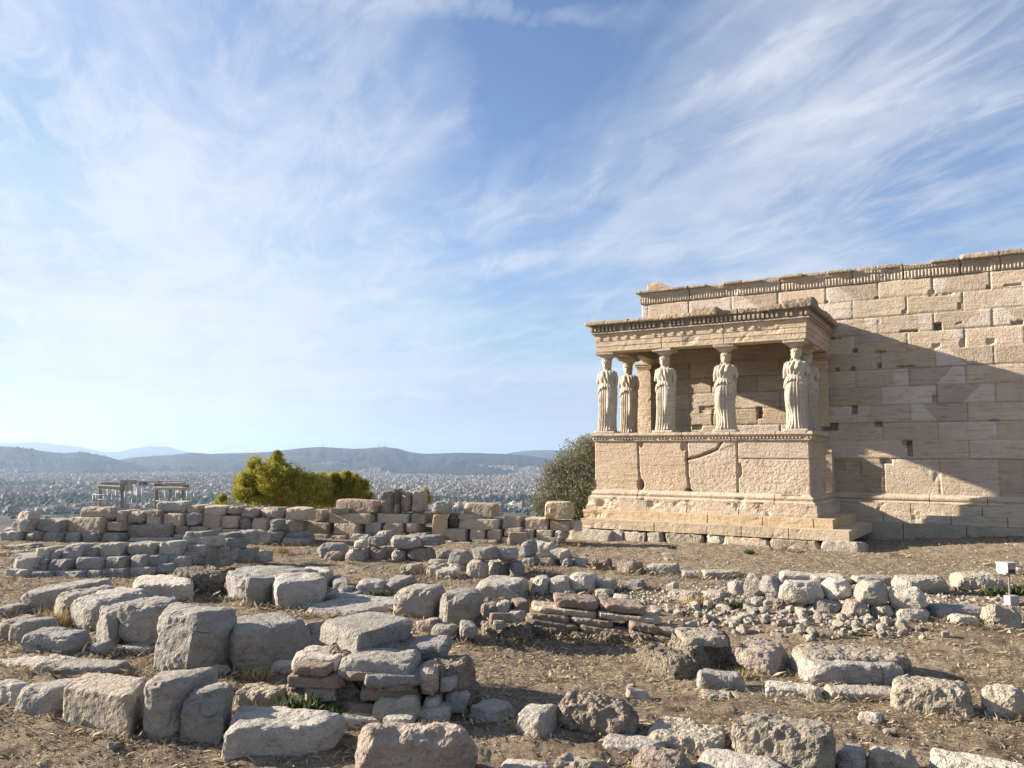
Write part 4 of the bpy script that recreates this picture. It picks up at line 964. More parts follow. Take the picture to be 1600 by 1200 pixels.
# things that stand on it
bx(22, 55, 798, 813, 'pale', .1, Y=YW(40), th=.35, name='stone_block', label='small grey block alone on the far left end of the low wall', rot=-.4, sink=0)
bx(240, 293, 783, 802, 'lime', .08, Y=YW(265) + .1, th=.5, label='round-ended grey block lying on the wall left of the yellow-green bush', rot=-.1, sink=0, rnd=.4)
bx(521, 598, 780, 802, 'tan', .05, Y=YW(560) + .0, th=.6, label='long tapering tan slab on the wall just left of the niched block', sink=0, rot=-.33)
bx(514, 546, 793, 802, 'tan', .1, Y=YW(530) - .15, th=.3, label='thin weathered chip under the left end of the long tan slab', sink=0)
nb = empty('niched_block', at_y(630, 801, YW(630) + .1)); tag(nb, 'upright pinkish block with a narrow niche cut in its face, on the far wall', 'carved stone')
for x0, x1, y0, y1 in ((595, 615, 766, 801), (623.5, 644, 768, 801), (614.5, 624, 788, 801), (614, 625, 764, 767)): bx(x0, x1, y0, y1 + .5, 'pink', .03, Y=YW(630) + .05, th=.5, parent=nb, sink=0, rnd=.1, taper=0, name='carved_face', seg=14, rot=-.12)
bx(612, 626, 766, 801, 'pink', .0, Y=YW(630) + .22, th=.3, parent=nb, sink=0, rnd=.05, taper=0, name='niche_back', seg=10)
bx(643, 666, 765, 801, 'pink', .04, Y=YW(630) + .02, th=.5, parent=nb, sink=0, taper=.05, rnd=.3, name='broken_edge', seg=14, rot=-.15)
bx(674, 705, 780, 805, 'pale', .1, Y=YW(690) - .1, th=.5, label='rounded knobbly stone balanced on the tan upright post block', rnd=.6, sink=0, chips=8)
bx(673, 699, 803, 840, 'gold', .03, Y=YW(690) - .15, th=.45, label='tan upright post block beside the dark square gap in the wall', sink=.02, rot=.1)
bx(697, 723, 799, 826, 'cong', .1, Y=YW(700) + .1, th=.45, label='crumbling brown rubble lump between the post block and the chamfered block', sink=0)
bx(723, 781, 786, 808, 'tan', .04, Y=YW(750), th=.5, label='squared block with a pink broken right end, topmost right of the rubble lump', sink=0, rot=-.36)
bx(716, 757, 803, 812, 'pale', .2, Y=YW(740) - .05, th=.4, label='thin flat stone wedged under the block with the pink broken end', sink=0, cat='stone')
gb = empty('bossed_block', at_y(875, 811, YW(875) - .3)); tag(gb, 'honey marble block with a lifting boss, on the wall beside the olive tree', 'carved stone')
bx(851, 900, 784, 812, 'gold', .02, Y=YW(875) - .3, th=.6, parent=gb, name='block_body', sink=0, rot=-.3, seg=22)
bx(858, 866, 794, 802, 'gold', .05, Y=YW(875) - .40, th=.14, parent=gb, name='lifting_boss', sink=0, rnd=.5, seg=9)
bx(792, 828, 831, 851, 'tan', .05, Y=YW(800) - .4, th=.3, label='tan stone with a pointed top leaning at the foot of the far wall', rnd=.2, sink=.02, taper=.25)
bx(898, 911, 813, 826, 'pale', .05, Y=YW(905) - .2, th=.3, label='small white block squeezed between the wall end and the temple steps', sink=.05)
bx(418, 442, 808, 831, 'limeblue', .2, Y=YW(430) - .55, th=.4, label='grey peaked boulder resting against the middle of the far wall', sink=.02, taper=.2)
bx(411, 440, 829, 848, 'limeblue', .1, Y=YW(430) - .6, th=.45, label='grey cubic boulder directly below the peaked one at the far wall', sink=.02)
bx(438, 482, 838, 858, 'limeblue', .2, Y=YW(455) - .7, th=.4, label='dark blue-grey slumped slab at the wall foot, right of the grey cubic boulder', sink=.05)

# nearer left foundation with its slumped end
NWl = empty('foundation_wall', (-6.5, 15.0, 0)); tag(NWl, 'low grey foundation wall of three rough courses, nearer than the far wall at left', 'ruined wall')
near_wall = [(53, 80, 854, 871), (80, 97, 858, 873), (95, 133, 851, 873), (131, 154, 853, 869), (152, 195, 848, 868), (194, 247, 846, 867), (245, 284, 844, 866), (15, 60, 870, 893), (59, 72, 872, 889), (69, 115, 874, 891), (115, 163, 871, 890), (162, 202, 869, 890),
 (200, 234, 867, 890), (231, 263, 865, 884), (262, 281, 866, 881), (3, 46, 889, 909), (44, 81, 892, 911), (80, 136, 890, 909), (134, 159, 891, 905), (157, 199, 889, 904), (198, 249, 886, 900), (247, 272, 880, 895), (285, 326, 850, 865), (290, 340, 837, 853), (286, 311, 862, 881),
 (308, 329, 864, 883), (323, 351, 855, 873), (338, 371, 841, 858), (330, 350, 871, 883), (349, 368, 857, 873), (366, 392, 829, 848), (388, 410, 829, 846), (366, 392, 858, 878), (388, 416, 862, 878), (270, 292, 868, 884), (286, 322, 832, 845), (340, 368, 834, 846)]
for x0, x1, y0, y1 in near_wall:
    Yn = 14.1 + max(0, (x0 - 270)) * .012 + (905 - y1) * .010
    bx(x0 - 1.2, x1 + 1.2, y0 - .3, y1 + 1.6, 'lime' if R.random() < .62 else 'limeblue', tf=.10, Y=Yn, th=.5, rot=R.uniform(-.34, -.05), parent=NWl, sink=.02, taper=.03, seg=16, rnd=.28, facets=.6)
for k in range(7):
    px = 40 + k * 38; Y = 15.05; c = at_y(px, 880, Y); top = at_y(px, 862, Y)[2]
    place_stone('stone_block', np.array([[[(c[0] + (2 * i - 1) * .3, Y + j * .35, -.1 if z == 0 else top - .05) for z in (0, 1)] for j in (0, 1)] for i in (0, 1)]), 'lime', NWl, 10, rnd=.2, amp=.02)

def heap(nm, locn, lab, items, Y0, cat='stone heap', mats=('lime', 'limeblue', 'pale'), th=.45, tf=.22, rots=(-.55, -.05), r0=.5, **kw):
    E = empty(nm, locn); tag(E, lab, cat)
    for it in items:
        x0, x1, y0, y1 = it[:4]; mt = it[4] if len(it) > 4 else R.choice(mats)
        yb = y1
        for _ in range(3): yb = max([yb] + [o_[3] for o_ in items if min(o_[1], x1) - max(o_[0], x0) > .35 * (x1 - x0) and o_[2] < yb + 3 and o_[3] > yb])
        Yq = gy((x0 + x1) / 2, yb)[1] + (.10 if yb > y1 else 0)
        if len(it) > 5 and it[5] >= .35: Yq = gy((x0 + x1) / 2, y1 + 3)[1]
        bx(x0 - 1, x1 + 1, y0, y1 + 1.5, mt, tf=tf, Y=Yq, th=th * R.uniform(.85, 1.2), rot=R.uniform(*rots), parent=E, sink=.03, taper=.08, rnd=r0, seg=18, **kw)
    return E
heap('dry_stone_wall', (-1.6, 18.2, 0), 'short tumbled dry-stone wall of rounded grey boulders in front of the niched block',
     [(491, 541, 846, 870, 'limeblue'), (506, 541, 859, 876, 'pink', -.25), (541, 561, 854, 878, 'lime'), (559, 580, 850, 874, 'pink'), (578, 599, 851, 874, 'pink'), (595, 612, 850, 872, 'pink'), (587, 615, 825, 846, 'lime', .5), (573, 601, 836, 851, 'limeblue', .3), (608, 660, 832, 856, 'lime', .2),
      (649, 692, 835, 851, 'limeblue', .2), (612, 636, 855, 876, 'lime'), (632, 681, 853, 877, 'pink'), (679, 702, 858, 873, 'lime'), (553, 571, 843, 853, 'pale', .2), (600, 634, 852, 860, 'lime', .35)], 17.4)
heap('tumbled_stone_wall', (.2, 16.6, 0), 'tumbled grey stones below the wall, between the dry-stone boulders and the temple steps',
     [(700, 741, 856, 882, 'lime'), (738, 778, 853, 873, 'lime'), (775, 811, 850, 871, 'limeblue', .2), (727, 766, 870, 904, 'pale', -.6), (762, 783, 874, 899, 'lime', -.6), (776, 801, 878, 899, 'pink', -.65), (780, 806, 864, 878, 'pale', -.4), (797, 818, 873, 901, 'limeblue', -.5), (700, 730, 880, 892, 'lime', -.3),
      (813, 838, 841, 869, 'limeblue', .3), (829, 876, 840, 871, 'lime'), (860, 898, 855, 872, 'lime', -.25), (879, 898, 868, 886, 'limeblue', -.2), (862, 871, 872, 885, 'pale', -.3), (898, 921, 871, 885, 'lime', -.2), (815, 845, 868, 884, 'limeblue', -.1)], 16.9)
RW = heap('stone_retaining_wall', (6.2, 14.0, 0), 'low two-course wall of pale rounded field stones across the grass at right',
     [(1143, 1173, 904, 931, 'lime', .2), (1167, 1206, 892, 929, 'lime'), (1200, 1226, 896, 929, 'limeblue'), (1224, 1298, 903, 941, 'pale'), (1296, 1341, 903, 935, 'pale'), (1344, 1404, 906, 943, 'pale'), (1340, 1401, 899, 913, 'lime', .4), (1399, 1466, 914, 954, 'pale', -.1), (1404, 1492, 898, 926, 'pale', .55),
      (1180, 1208, 929, 949, 'lime'), (1212, 1251, 930, 956, 'cong'), (1248, 1272, 934, 955, 'pale'), (1272, 1327, 932, 960, 'limeblue'), (1327, 1371, 937, 967, 'pink'), (1369, 1411, 942, 967, 'congl'), (1410, 1466, 952, 971, 'lime'), (1225, 1300, 895, 908, 'lime', .5), (1270, 1330, 897, 910, 'lime', .55)], 13.1, cat='ruined wall', rots=(-.55, 0), th=.45, chips=9, depth=.4, r0=.62)

# ---- loose single stones: right half
def isb(l): return 'boulder' in ' '.join(l.replace(',', '').split()[:5])
S_ = [
 ((925, 961, 873, 891), 'cong', .2, 'dark reddish stone in the grass below the left temple steps'),
 ((967, 1011, 873, 897), 'pink', .2, 'pinkish peaked stone right of the dark reddish one below the temple steps'),
 ((1011, 1068, 879, 898), 'pale', .25, 'oblong pale block lying in the grass below the middle of the steps'),
 ((1068, 1101, 891, 903), 'lime', .3, 'low flat stone between the oblong pale block and the long kerb-like stone'),
 ((1102, 1164, 888, 904), 'pale', .3, 'long kerb-like stone left of the two-course field-stone wall'),
 ((829, 864, 899, 929), 'pale', .15, 'upright pitted stone at the left end of the second row, above the brick terrace'),
 ((862, 896, 897, 930), 'lime', .2, 'greyish squared stone just left of the big cream boulder'),
 ((889, 938, 891, 930), 'pale', .3, 'big cream boulder with a slanting top above the brick terrace'),
 ((935, 967, 902, 925), 'lime', .3, 'grey stone tucked behind the right side of the cream boulder'),
 ((979, 1012, 905, 923), 'limeblue', .35, 'bluish round stone at the left end of the rubble spread'),
 ((883, 900, 920, 932), 'pale', .3, 'fist-like pale stone under the left side of the cream boulder'),
 ((929, 962, 919, 936), 'pale', .3, 'pale angular stone at the near edge of the rubble, right of the cream boulder'),
 ((958, 988, 927, 946), 'pale', .3, 'yellowish angular stone half buried where the brick terrace meets the rubble'),
 ((1046, 1102, 921, 941), 'congl', .3, 'dark pitted long stone standing behind the rubble spread'),
 ((1102, 1144, 920, 942), 'lime', .3, 'grey cornered stone at the left foot of the field-stone wall'),
 ((1508, 1588, 892, 926), 'congl', .3, 'broad pitted boulder with a white peak behind the floodlight post'),
 ((1465, 1562, 942, 971), 'limeblue', .35, 'long flat dark slab in the shade right of the field-stone wall'),
 ((1494, 1537, 958, 978), 'pale', .3, 'white V-notched stone in front of the long dark slab'),
 ((1549, 1612, 940, 985), 'congl', .2, 'large pitted boulder cut by the right edge below the floodlight'),
 ((1570, 1612, 884, 897), 'pale', .4, 'small pale stone at the right edge behind the floodlight'),
 ((1163, 1257, 997, 1056), 'pink', .45, 'broad pinkish knobbly boulder left of the big stacked slab'),
 ((1094, 1172, 1044, 1080), 'lime', .3, 'grey slab in the shadow of the crumbling masonry stump'),
 ((1098, 1152, 1077, 1094), 'congl', .7, 'flat flush pebbly slab in the grass in front of the masonry stump'),
 ((1200, 1292, 1064, 1090), 'pale', .5, 'low wedge of pale stone in front of the pinkish boulder'),
 ((1298, 1412, 1071, 1094), 'pale', .45, 'long thin cream slab lying under the front of the big stacked slab'),
 ((1407, 1538, 1056, 1116), 'congl', .3, 'large pitted rectangular boulder right of the cream slab'),
 ((1549, 1625, 1064, 1126), 'congl', .25, 'rough pitted boulder cut by the right edge in the lower right'),
 ((1345, 1385, 1112, 1130), 'pale', .5, 'small pale flush stone in the open grass at lower right'),
 ((1150, 1322, 1118, 1212), 'congl', .25, 'huge squared pitted block at the bottom edge, right of centre'),
 ((1012, 1152, 1124, 1178), 'congl', .5, 'flat-topped pitted slab left of the huge squared block'),
 ((940, 1048, 1145, 1180), 'lime', .5, 'smooth pale-grey low boulder overlapping the dark conglomerate boulder'),
 ((990, 1092, 1163, 1225), 'pink', .35, 'pinkish fractured boulder at the bottom edge below the pale-grey one'),
 ((858, 962, 1177, 1225), 'congl', .4, 'rough oval boulder at the bottom edge, second left of the huge block'),
 ((770, 868, 1181, 1225), 'lime', .45, 'low grey boulder at the bottom edge right of the pink boulder'),
 ((1098, 1240, 1178, 1230), 'lime', .45, 'low rock cut by the bottom edge in front of the huge squared block'),
 ((1322, 1372, 1160, 1215), 'limeblue', .4, 'blue-grey stone in the gap right of the huge squared block'),
 ((1366, 1452, 1162, 1220), 'congl', .35, 'knobbly boulder at the bottom edge right of the blue-grey stone'),
 ((1474, 1625, 1176, 1235), 'pale', .35, 'long pale slab cut by the bottom right corner'),
 ((733, 802, 1091, 1130), 'limeblue', .5, 'flat blue-grey slab in shadow right of the masonry pier'),
 ((805, 873, 1099, 1152), 'lime', .35, 'leaning grey stone left of the dark conglomerate boulder'),
 ((867, 1009, 1082, 1150), 'cong', .3, 'dark rough conglomerate boulder in the lower middle'),
 ((697, 716, 855, 872), 'pale', .3, None),
 ((625, 656, 879, 897), 'congl', .3, 'brown pitted stone in the open grass below the dry-stone boulders'),
 ((666, 686, 882, 901), 'pale', .3, 'small white-faced stone beside the curved branch of driftwood colour'),
 ((681, 718, 885, 904), 'pale', .35, 'low pale mound of stone right of the small white-faced one'),
 ((670, 700, 872, 884), 'lime', .3, 'thin grey stone behind the small white-faced one'),
]
for it in S_:
    (x0, x1, y0, y1), mt, tf, lab = it
    if lab is None: continue
    bx(x0, x1, y0, y1, mt, tf, rot=R.uniform(-.6, -.02), label=lab, name='boulder' if mt in ('cong', 'congl', 'pink') or 'boulder' in lab else 'stone_block', cat='boulder' if isb(lab) else 'stone', rnd=(.28 if 'rectangular' in lab else .6 if isb(lab) else .26), facets=(1.0 if isb(lab) and 'rectangular' not in lab else .6), chips=7 if isb(lab) else 6)

# left and centre foreground, traced blocks with their tops
Q_ = [
 ([(27, 922), (74, 924), (190, 903), (110, 904)], 958, 'lime', 'leftmost of the row of big squared grey blocks, end face toward the viewer'),
 ([(80, 927), (102, 934), (200, 913), (160, 910)], 976, 'pale', 'second big grey block from the left, dry grass at its foot'),
 ([(107, 936), (140, 946), (232, 925), (190, 917)], 984, 'lime', 'third big grey block from the left in the squared row'),
 ([(147, 945), (171, 955), (255, 933), (222, 929)], 1002, 'lime', 'fourth big grey block in the row, narrow split face'),
 ([(179, 945), (240, 949), (296, 936), (242, 930)], 1010, 'lime', 'fifth big grey block in the row, smooth rounded front'),
 ([(241, 953), (324, 963), (385, 945), (266, 938)], 1042, 'lime', 'sixth big grey block in the row, tall with a rounded lit left edge'),
 ([(370, 986), (494, 966), (436, 949), (326, 960)], 1055, 'lime', 'largest squared block at the near end of the row, corner toward the viewer'),
 ([(205, 912), (303, 914), (302, 899), (214, 895)], 938, 'pale', 'flat pale slab behind the middle of the squared row'),
 ([(272, 893), (350, 895), (345, 884), (275, 883)], 928, 'cong', 'dark pitted squared block behind the flat pale slab'),
 ([(432, 908), (512, 901), (508, 892), (416, 894)], 954, 'lime', 'near block of the second cluster, layered bright left edge'),
 ([(384, 906), (420, 904), (500, 887), (400, 889)], 948, 'lime', 'middle block of the second cluster with a long tilted top'),
 ([(350, 897), (388, 901), (482, 881), (372, 881)], 934, 'limeblue', 'rear left block of the second cluster, mostly in shadow'),
 ([(490, 895), (520, 893), (520, 885), (470, 884)], 922, 'lime', 'rear right block of the second cluster'),
 ([(519, 905), (543, 907), (540, 898), (520, 897)], 925, 'limeblue', 'small dark cubic stone just right of the second cluster'),
 ([(554, 991), (649, 968), (585, 953), (500, 970)], 1024, 'lime', 'thick loose ashlar slab topping the masonry pier'),
 ([(100, 1072), (205, 1088), (233, 1057), (135, 1046)], 1128, 'congl', 'broad block with a smooth round flat top in the lower left'),
 ([(224, 1064), (268, 1066), (345, 1042), (240, 1045)], 1153, 'lime', 'tall split slab with a lit jagged left edge in the lower left'),
 ([(283, 1080), (356, 1083), (366, 1060), (305, 1060)], 1157, 'lime', 'tall grey boulder right of the tall split slab'),
 ([(350, 1138), (510, 1130), (540, 1112), (372, 1102)], 1192, 'lime', 'big chunky grey boulder at the bottom edge, left of the pink one'),
]
for t4, base, mt, lab in Q_:
    kw = {}
    if 'pier' in lab: kw = dict(Y=6.9, sink=0, rnd=.06, chips=3, depth=.10, amp=.008)
    if 'round flat top' in lab: kw = dict(rnd=.14, chips=0, amp=.006, facets=.15)
    if 'squared' in lab or 'cluster' in lab or 'row' in lab: kw.update(rnd=.24, depth=.25, spread=-.03)
    quad(t4, base, mt, label=lab, name='ashlar_slab' if 'ashlar' in lab else 'squared_block', cat='stone block', **kw)
L_ = [
 ((360, 448, 1067, 1108), 'congl', .35, 'rough pitted stone behind the big chunky boulder, left of the pier'),
 ((540, 746, 1131, 1225), 'pink', .15, 'large pink rounded boulder at the bottom edge'),
 ((12, 103, 1052, 1118), 'lime', .45, 'ribbed low grey block left of the round-topped one'),
 ((-20, 42, 1061, 1103), 'pale', .2, 'pale stone cut by the left edge beside the ribbed grey block'),
 ((-25, 97, 1019, 1044), 'pale', .75, 'flat cream slab sunk in the grass at the left edge'),
 ((61, 180, 1027, 1054), 'lime', .5, 'thin long grey slab sunk in the grass right of the flat cream slab'),
 ((22, 118, 981, 1020), 'limeblue', .3, 'low ribbed blue-grey rock below the first squared blocks'),
 ((-20, 30, 955, 1003), 'pink', .3, 'rounded stone cut by the left edge below the squared row'),
 ((11, 58, 961, 1008), 'lime', .3, 'white-crusted round stone beside the one cut by the left edge'),
 ((-10, 26, 940, 964), 'lime', .4, 'low slab at the left edge level with the first squared block'),
 ((136, 168, 999, 1023), 'limeblue', .3, 'small dark stone under the fourth squared block'),
 ((180, 235, 1006, 1020), 'limeblue', .4, 'thin grey stone at the foot of the fifth squared block'),
 ((455, 502, 968, 1015), 'lime', .2, 'slanting grey stone jammed between the largest squared block and the pier'),
 ((418, 457, 1030, 1056), 'lime', .3, 'small rounded stone at the left foot of the pier'),
 ((612, 690, 908, 968), 'pale', .30, 'large pitted boulder left of the rounded grey one, above the hollow'),
 ((686, 748, 913, 978), 'lime', .25, 'rounded grey boulder leaning over the hollow at centre'),
 ((744, 826, 899, 938), 'lime', .35, 'flat grey ledge stone running right from the rounded grey boulder'),
 ((648, 692, 964, 992), 'pink', .2, 'pinkish stone beneath the large pitted boulder'),
 ((672, 716, 972, 1000), 'lime', .3, 'crusted grey stone under the rounded grey boulder'),
 ((553, 602, 903, 932), 'lime', .25, 'grey stone with a knobbed top in the low line left of centre'),
 ((594, 626, 904, 930), 'limeblue', .3, 'dark stone right of the knob-topped one in the low line'),
 ((600, 642, 897, 918), 'lime', .4, 'flat grey stone behind the dark one in the low line'),
 ((527, 548, 914, 936), 'limeblue', .3, 'small dark boulder at the left start of the low line'),
 ((470, 620, 930, 962), 'limeblue', .75, 'broad flat bedrock slab in shadow right of the second cluster'),
 ((500, 560, 918, 940), 'limeblue', .6, 'low tilted bedrock step behind the broad bedrock slab'),
 ((690, 716, 1086, 1108), 'lime', .3, None),
 ((0, 42, 848, 858), 'lime', .5, 'upper flat ledge at the left edge below the far wall'),
 ((-10, 26, 858, 868), 'lime', .5, 'lower flat ledge at the left edge below the far wall'),
 ((12, 44, 872, 884), 'pale', .4, None),
]
for it in L_:
    (x0, x1, y0, y1), mt, tf, lab = it
    if lab is None: continue
    kw = dict(tilt=.3) if 'slanting' in lab else {}
    bx(x0, x1, y0, y1, mt, tf, rot=R.uniform(-.45, 0), label=lab, name='boulder' if 'boulder' in lab or 'round' in lab else 'stone_slab' if 'slab' in lab or 'ledge' in lab else 'stone_block', cat='boulder' if isb(lab) else 'stone', rnd=(.42 if 'hollow' in lab or 'above' in lab else .6 if isb(lab) else .3), facets=(.5 if 'hollow' in lab or 'slab' in lab else .9), chips=8 if isb(lab) else 5, **kw)

# the masonry pier under the loose ashlar slab
PI_ = empty('masonry_pier', (-1.35, 7.3, 0)); tag(PI_, 'crumbling pier of flat stones, bricks and mortar in the lower left centre', 'masonry')
pier = [(452, 528, 1014, 1042, 'pale', 7.15, .55), (528, 648, 1022, 1056, 'lime', 7.0, .25), (636, 698, 1002, 1025, 'limeblue', 7.5, .3), (500, 640, 1016, 1034, 'mortar', 7.3, .3), (660, 737, 1022, 1082, 'cong', 7.15, .35), (650, 681, 1048, 1082, 'pink', 6.95, .1), (445, 566, 1040, 1112, 'mortar', 7.1, .15),
 (520, 662, 1052, 1100, 'mortar', 7.15, .1), (536, 604, 1048, 1058, 'brick', 6.98, .1), (562, 656, 1056, 1066, 'limeblue', 6.93, .1), (566, 650, 1064, 1076, 'cong', 6.93, .1), (562, 650, 1077, 1088, 'brick', 6.95, .1), (577, 654, 1088, 1124, 'pale', 6.85, .15), (530, 580, 1098, 1120, 'brick', 6.95, .2), (524, 592, 1117, 1142, 'pale', 6.8, .3),
 (664, 686, 1088, 1112, 'pale', 6.95, .2), (690, 729, 1074, 1108, 'limeblue', 7.1, .15), (648, 735, 1078, 1100, 'mortar', 7.2, .2), (592, 700, 1108, 1140, 'mortar', 6.95, .3), (690, 736, 1100, 1118, 'mortar', 7.15, .3), (560, 664, 1040, 1130, 'mortar', 7.12, .05), (655, 700, 1108, 1126, 'lime', 6.85, .3), (470, 520, 1070, 1090, 'pale', 7.05, .1), (600, 640, 1100, 1114, 'brick', 6.9, .1), (690, 712, 1056, 1074, 'lime', 7.05, .2), (448, 540, 1056, 1068, 'brick', 7.02, .1), (455, 520, 1038, 1048, 'brick', 7.0, .2), (600, 646, 1120, 1134, 'lime', 6.7, .3)]
for x0, x1, y0, y1, mt, Y, tf in pier:
    Y -= .45
    bx(x0 - 2, x1 + 2, y0, y1 + 2, mt, tf, Y=Y, th=.5 if mt not in ('mortar',) else .9, rot=R.uniform(-.15, .15), parent=PI_, name={'brick': 'brick_course', 'mortar': 'mortar_core'}.get(mt, 'flat_stone'), sink=.03)
# crumbling stump right of the hollow
ST = empty('masonry_stump', on_z(1090, 1060, .05)); tag(ST, 'crumbling masonry stump with a sheer shadowed right face beside the hollow', 'masonry')
gp = gy(1080, 1062)
quad([(1078, 1022), (1128, 1000), (1140, 984), (1040, 990)], 1062, 'mortar', name='mortar_core', parent=ST, spread=.12)
bx(1020, 1090, 1005, 1064, 'mortar', .5, parent=ST, name='mortar_core', rot=.3)
bx(1070, 1142, 984, 1010, 'congl', .5, Y=gp[1] + .35, parent=ST, name='top_slab', th=.6, sink=0)
# stacked slab
SB = empty('stacked_slab', gy(1340, 1068)); tag(SB, 'big weathered slab lying on a second one, both with grey lichened tops, at right', 'stone')
bx(1256, 1436, 1009, 1050, 'congl', .5, Y=gy(1340, 1068)[1] + .12, parent=SB, name='upper_slab', sink=0, rnd=.3, rot=-.12)
bx(1262, 1428, 1040, 1071, 'lime', .1, parent=SB, name='lower_slab', rnd=.25, rot=-.1, th=.7)
# thin brick terrace edge
BT = empty('brick_terrace', (1.8, 10.9, 0)); tag(BT, 'stepped edge of long thin tan brick courses running down to the right', 'ruined wall')
for k, (xa, ya, xb, yb, t, mt) in enumerate([(868, 933, 1012, 948, 11, 'brick'), (832, 947, 1040, 968, 6, 'tan'), (826, 957, 960, 972, 9, 'brick'), (822, 967, 990, 986, 9, 'brick'), (985, 972, 1075, 990, 9, 'brick'), (985, 985, 1060, 1000, 10, 'mortar'), (822, 976, 960, 996, 9, 'mortar'), (820, 990, 940, 1010, 14, 'mortar'), (940, 985, 1040, 1008, 16, 'mortar')]):
    nseg = 2
    for q in range(nseg):
        t0, t1 = q / nseg, (q + 1) / nseg - .01; x0, x1 = xa + (xb - xa) * t0, xa + (xb - xa) * t1; y0 = ya + (yb - ya) * t0; y1 = ya + (yb - ya) * t1
        Yq = gy(930, 1012)[1] + .30 + (980 - ya) * .006 + (4 - x0 * 0) * 0 - (x0 - 900) * .0012
        P_ = [at_y(x0, y0 + 1, Yq), at_y(x1, y1 + 1, Yq - .08)]; P2 = [at_y(x0, y0 + t + 1, Yq), at_y(x1, y1 + t + 1, Yq - .08)]; dp = .5
        C8 = np.array([[[P2[i] + np.array((0, j * dp, -.02)), P_[i] + np.array((0, j * dp, 0))] for j in (0, 1)] for i in (0, 1)])
        place_stone({'tan': 'brick_course', 'brick': 'brick_course'}.get(mt, 'mortar_core'), C8, mt, BT, 30, **dict(STY[mt], rnd=.35, amp=.02, chips=7, depth=.35))
bx(745, 832, 952, 1002, 'mortar', .6, Y=gy(790, 1002)[1], name='mortar_core', parent=BT, th=.9, rot=.1)
for q_ in ((752, 778, 944, 958, 'pink'), (778, 800, 940, 955, 'lime'), (800, 826, 938, 952, 'brick'), (760, 800, 958, 968, 'brick'), (716, 744, 975, 990, 'lime'), (796, 822, 955, 966, 'pale'), (770, 790, 968, 978, 'lime')): bx(*q_, .2, Y=gy(780, 1000)[1] + .05 - (q_[3] - 950) * .01, name='flat_stone', parent=BT, th=.35, rot=R.uniform(-.3, .3))
bx(730, 762, 992, 1003, 'brick', .3, label='single pinkish brick lying on the floor of the hollow', name='brick', cat='brick')

# ------------------------------------------------------------------ floodlight by the field-stone wall
fp = gy(1575, 944); FL = empty('floodlight', fp, .35); tag(FL, 'small white floodlight on a thin post with a white ballast box at its foot', 'floodlight')
sc = fp[1] / F
A = Acc(); A.box(-.095, .095, -.07, .07, .42, .555); A.box(-.02, .02, -.02, .02, .39, .42); A.build('lamp_housing', M['white'], FL)
A = Acc(); A.box(-.108, .108, -.11, .08, .558, .582); A.box(-.108, -.099, -.11, .07, .45, .556); A.build('hood', M['white'], FL)
A = Acc(); A.box(-.05, .07, -.078, -.071, .43, .485); A.build('lamp_glass', M['glass'], FL)
A = Acc(); A.tube((.04, 0, .05), (.04, 0, .418), .012, .012, 10); A.build('post', M['steel'], FL)
A = Acc(); A.box(-.10, .07, -.12, -.02, -.03, .13); A.box(-.09, .06, -.126, -.121, .0, .012); A.build('ballast_box', M['white'], FL)
c = A = Acc(); pts = [on_z(686, 872 + 12, .06), on_z(700, 880, .10), on_z(720, 889, .05)]
A.tube(pts[0], pts[1], .02, .03, 6); A.tube(pts[1], pts[2], .03, .02, 6); tag(A.build('dry_branch', M['pale'], None, smooth=True), 'pale curved stick lying in the grass by the low pale mound', 'branch')

# ------------------------------------------------------------------ rubble spread: stones one could pick up
def pebble_mesh(seed, n=6):
    v, f = rock(np.array([[[(x, y, z) for z in (0, .7)] for y in (-.45, .45)] for x in (-.55, .55)]), n, .35, .10, 1.6, 7, .5, seed=seed); return v, f
prot = []
for k in range(12):
    v, f = pebble_mesh(900 + k); o = mesh_np('rubble_stone', v, f, M['rub'], smooth=False); prot.append(o.data); bpy.data.objects.remove(o)
rub = random.Random(8); cnt = 0
while cnt < 240:
    px = rub.gauss(1180, 150); py = 912 + rub.random() * 88
    c0 = 935 + (px - 1000) * .085
    if not (985 < px < 1480) or abs(py - c0 - 18) > 9 + 24 * rub.random() * (1.25 if px < 1200 else .9) : continue
    p = gy(px, py); s = rub.choice((.05, .06, .075, .09, .12)) * rub.uniform(.8, 1.3)
    o = bpy.data.objects.new('rubble_stone', prot[rub.randrange(12)]); scene.collection.objects.link(o)
    o.location = (p[0], p[1], Gs(p[0], p[1]) - .012 + rub.random() * .03); o.scale = (s * 1.15, s, s * rub.uniform(.7, 1.1)); o.rotation_euler = (rub.uniform(-.4, .4), rub.uniform(-.4, .4), rub.uniform(0, 6.3))
    tag(o, 'fist-sized pale stone in the rubble spread before the field-stone wall', 'rubble stone', 'rubble stones spilled before the wall'); cnt += 1
fs = random.Random(77)
for k in range(110):
    r_ = math.exp(fs.uniform(math.log(5.2), math.log(19))); a_ = radians(fs.uniform(-34, 34)); X0, Y0_ = r_ * sin(a_), r_ * cos(a_); s = fs.choice((.03, .04, .05, .07, .10)) * fs.uniform(.8, 1.3)
    o = bpy.data.objects.new('loose_stone', prot[fs.randrange(12)]); scene.collection.objects.link(o); o.location = (X0, Y0_, Gs(X0, Y0_) - s * .1); o.scale = (s * 1.3, s, s * fs.uniform(.5, 1)); o.rotation_euler = (fs.uniform(-.3, .3), fs.uniform(-.3, .3), fs.uniform(0, 6.3))
    tag(o, 'small loose pale stone lying on the dry earth away from the rubble spread', 'loose stone', 'small loose stones on the earth')
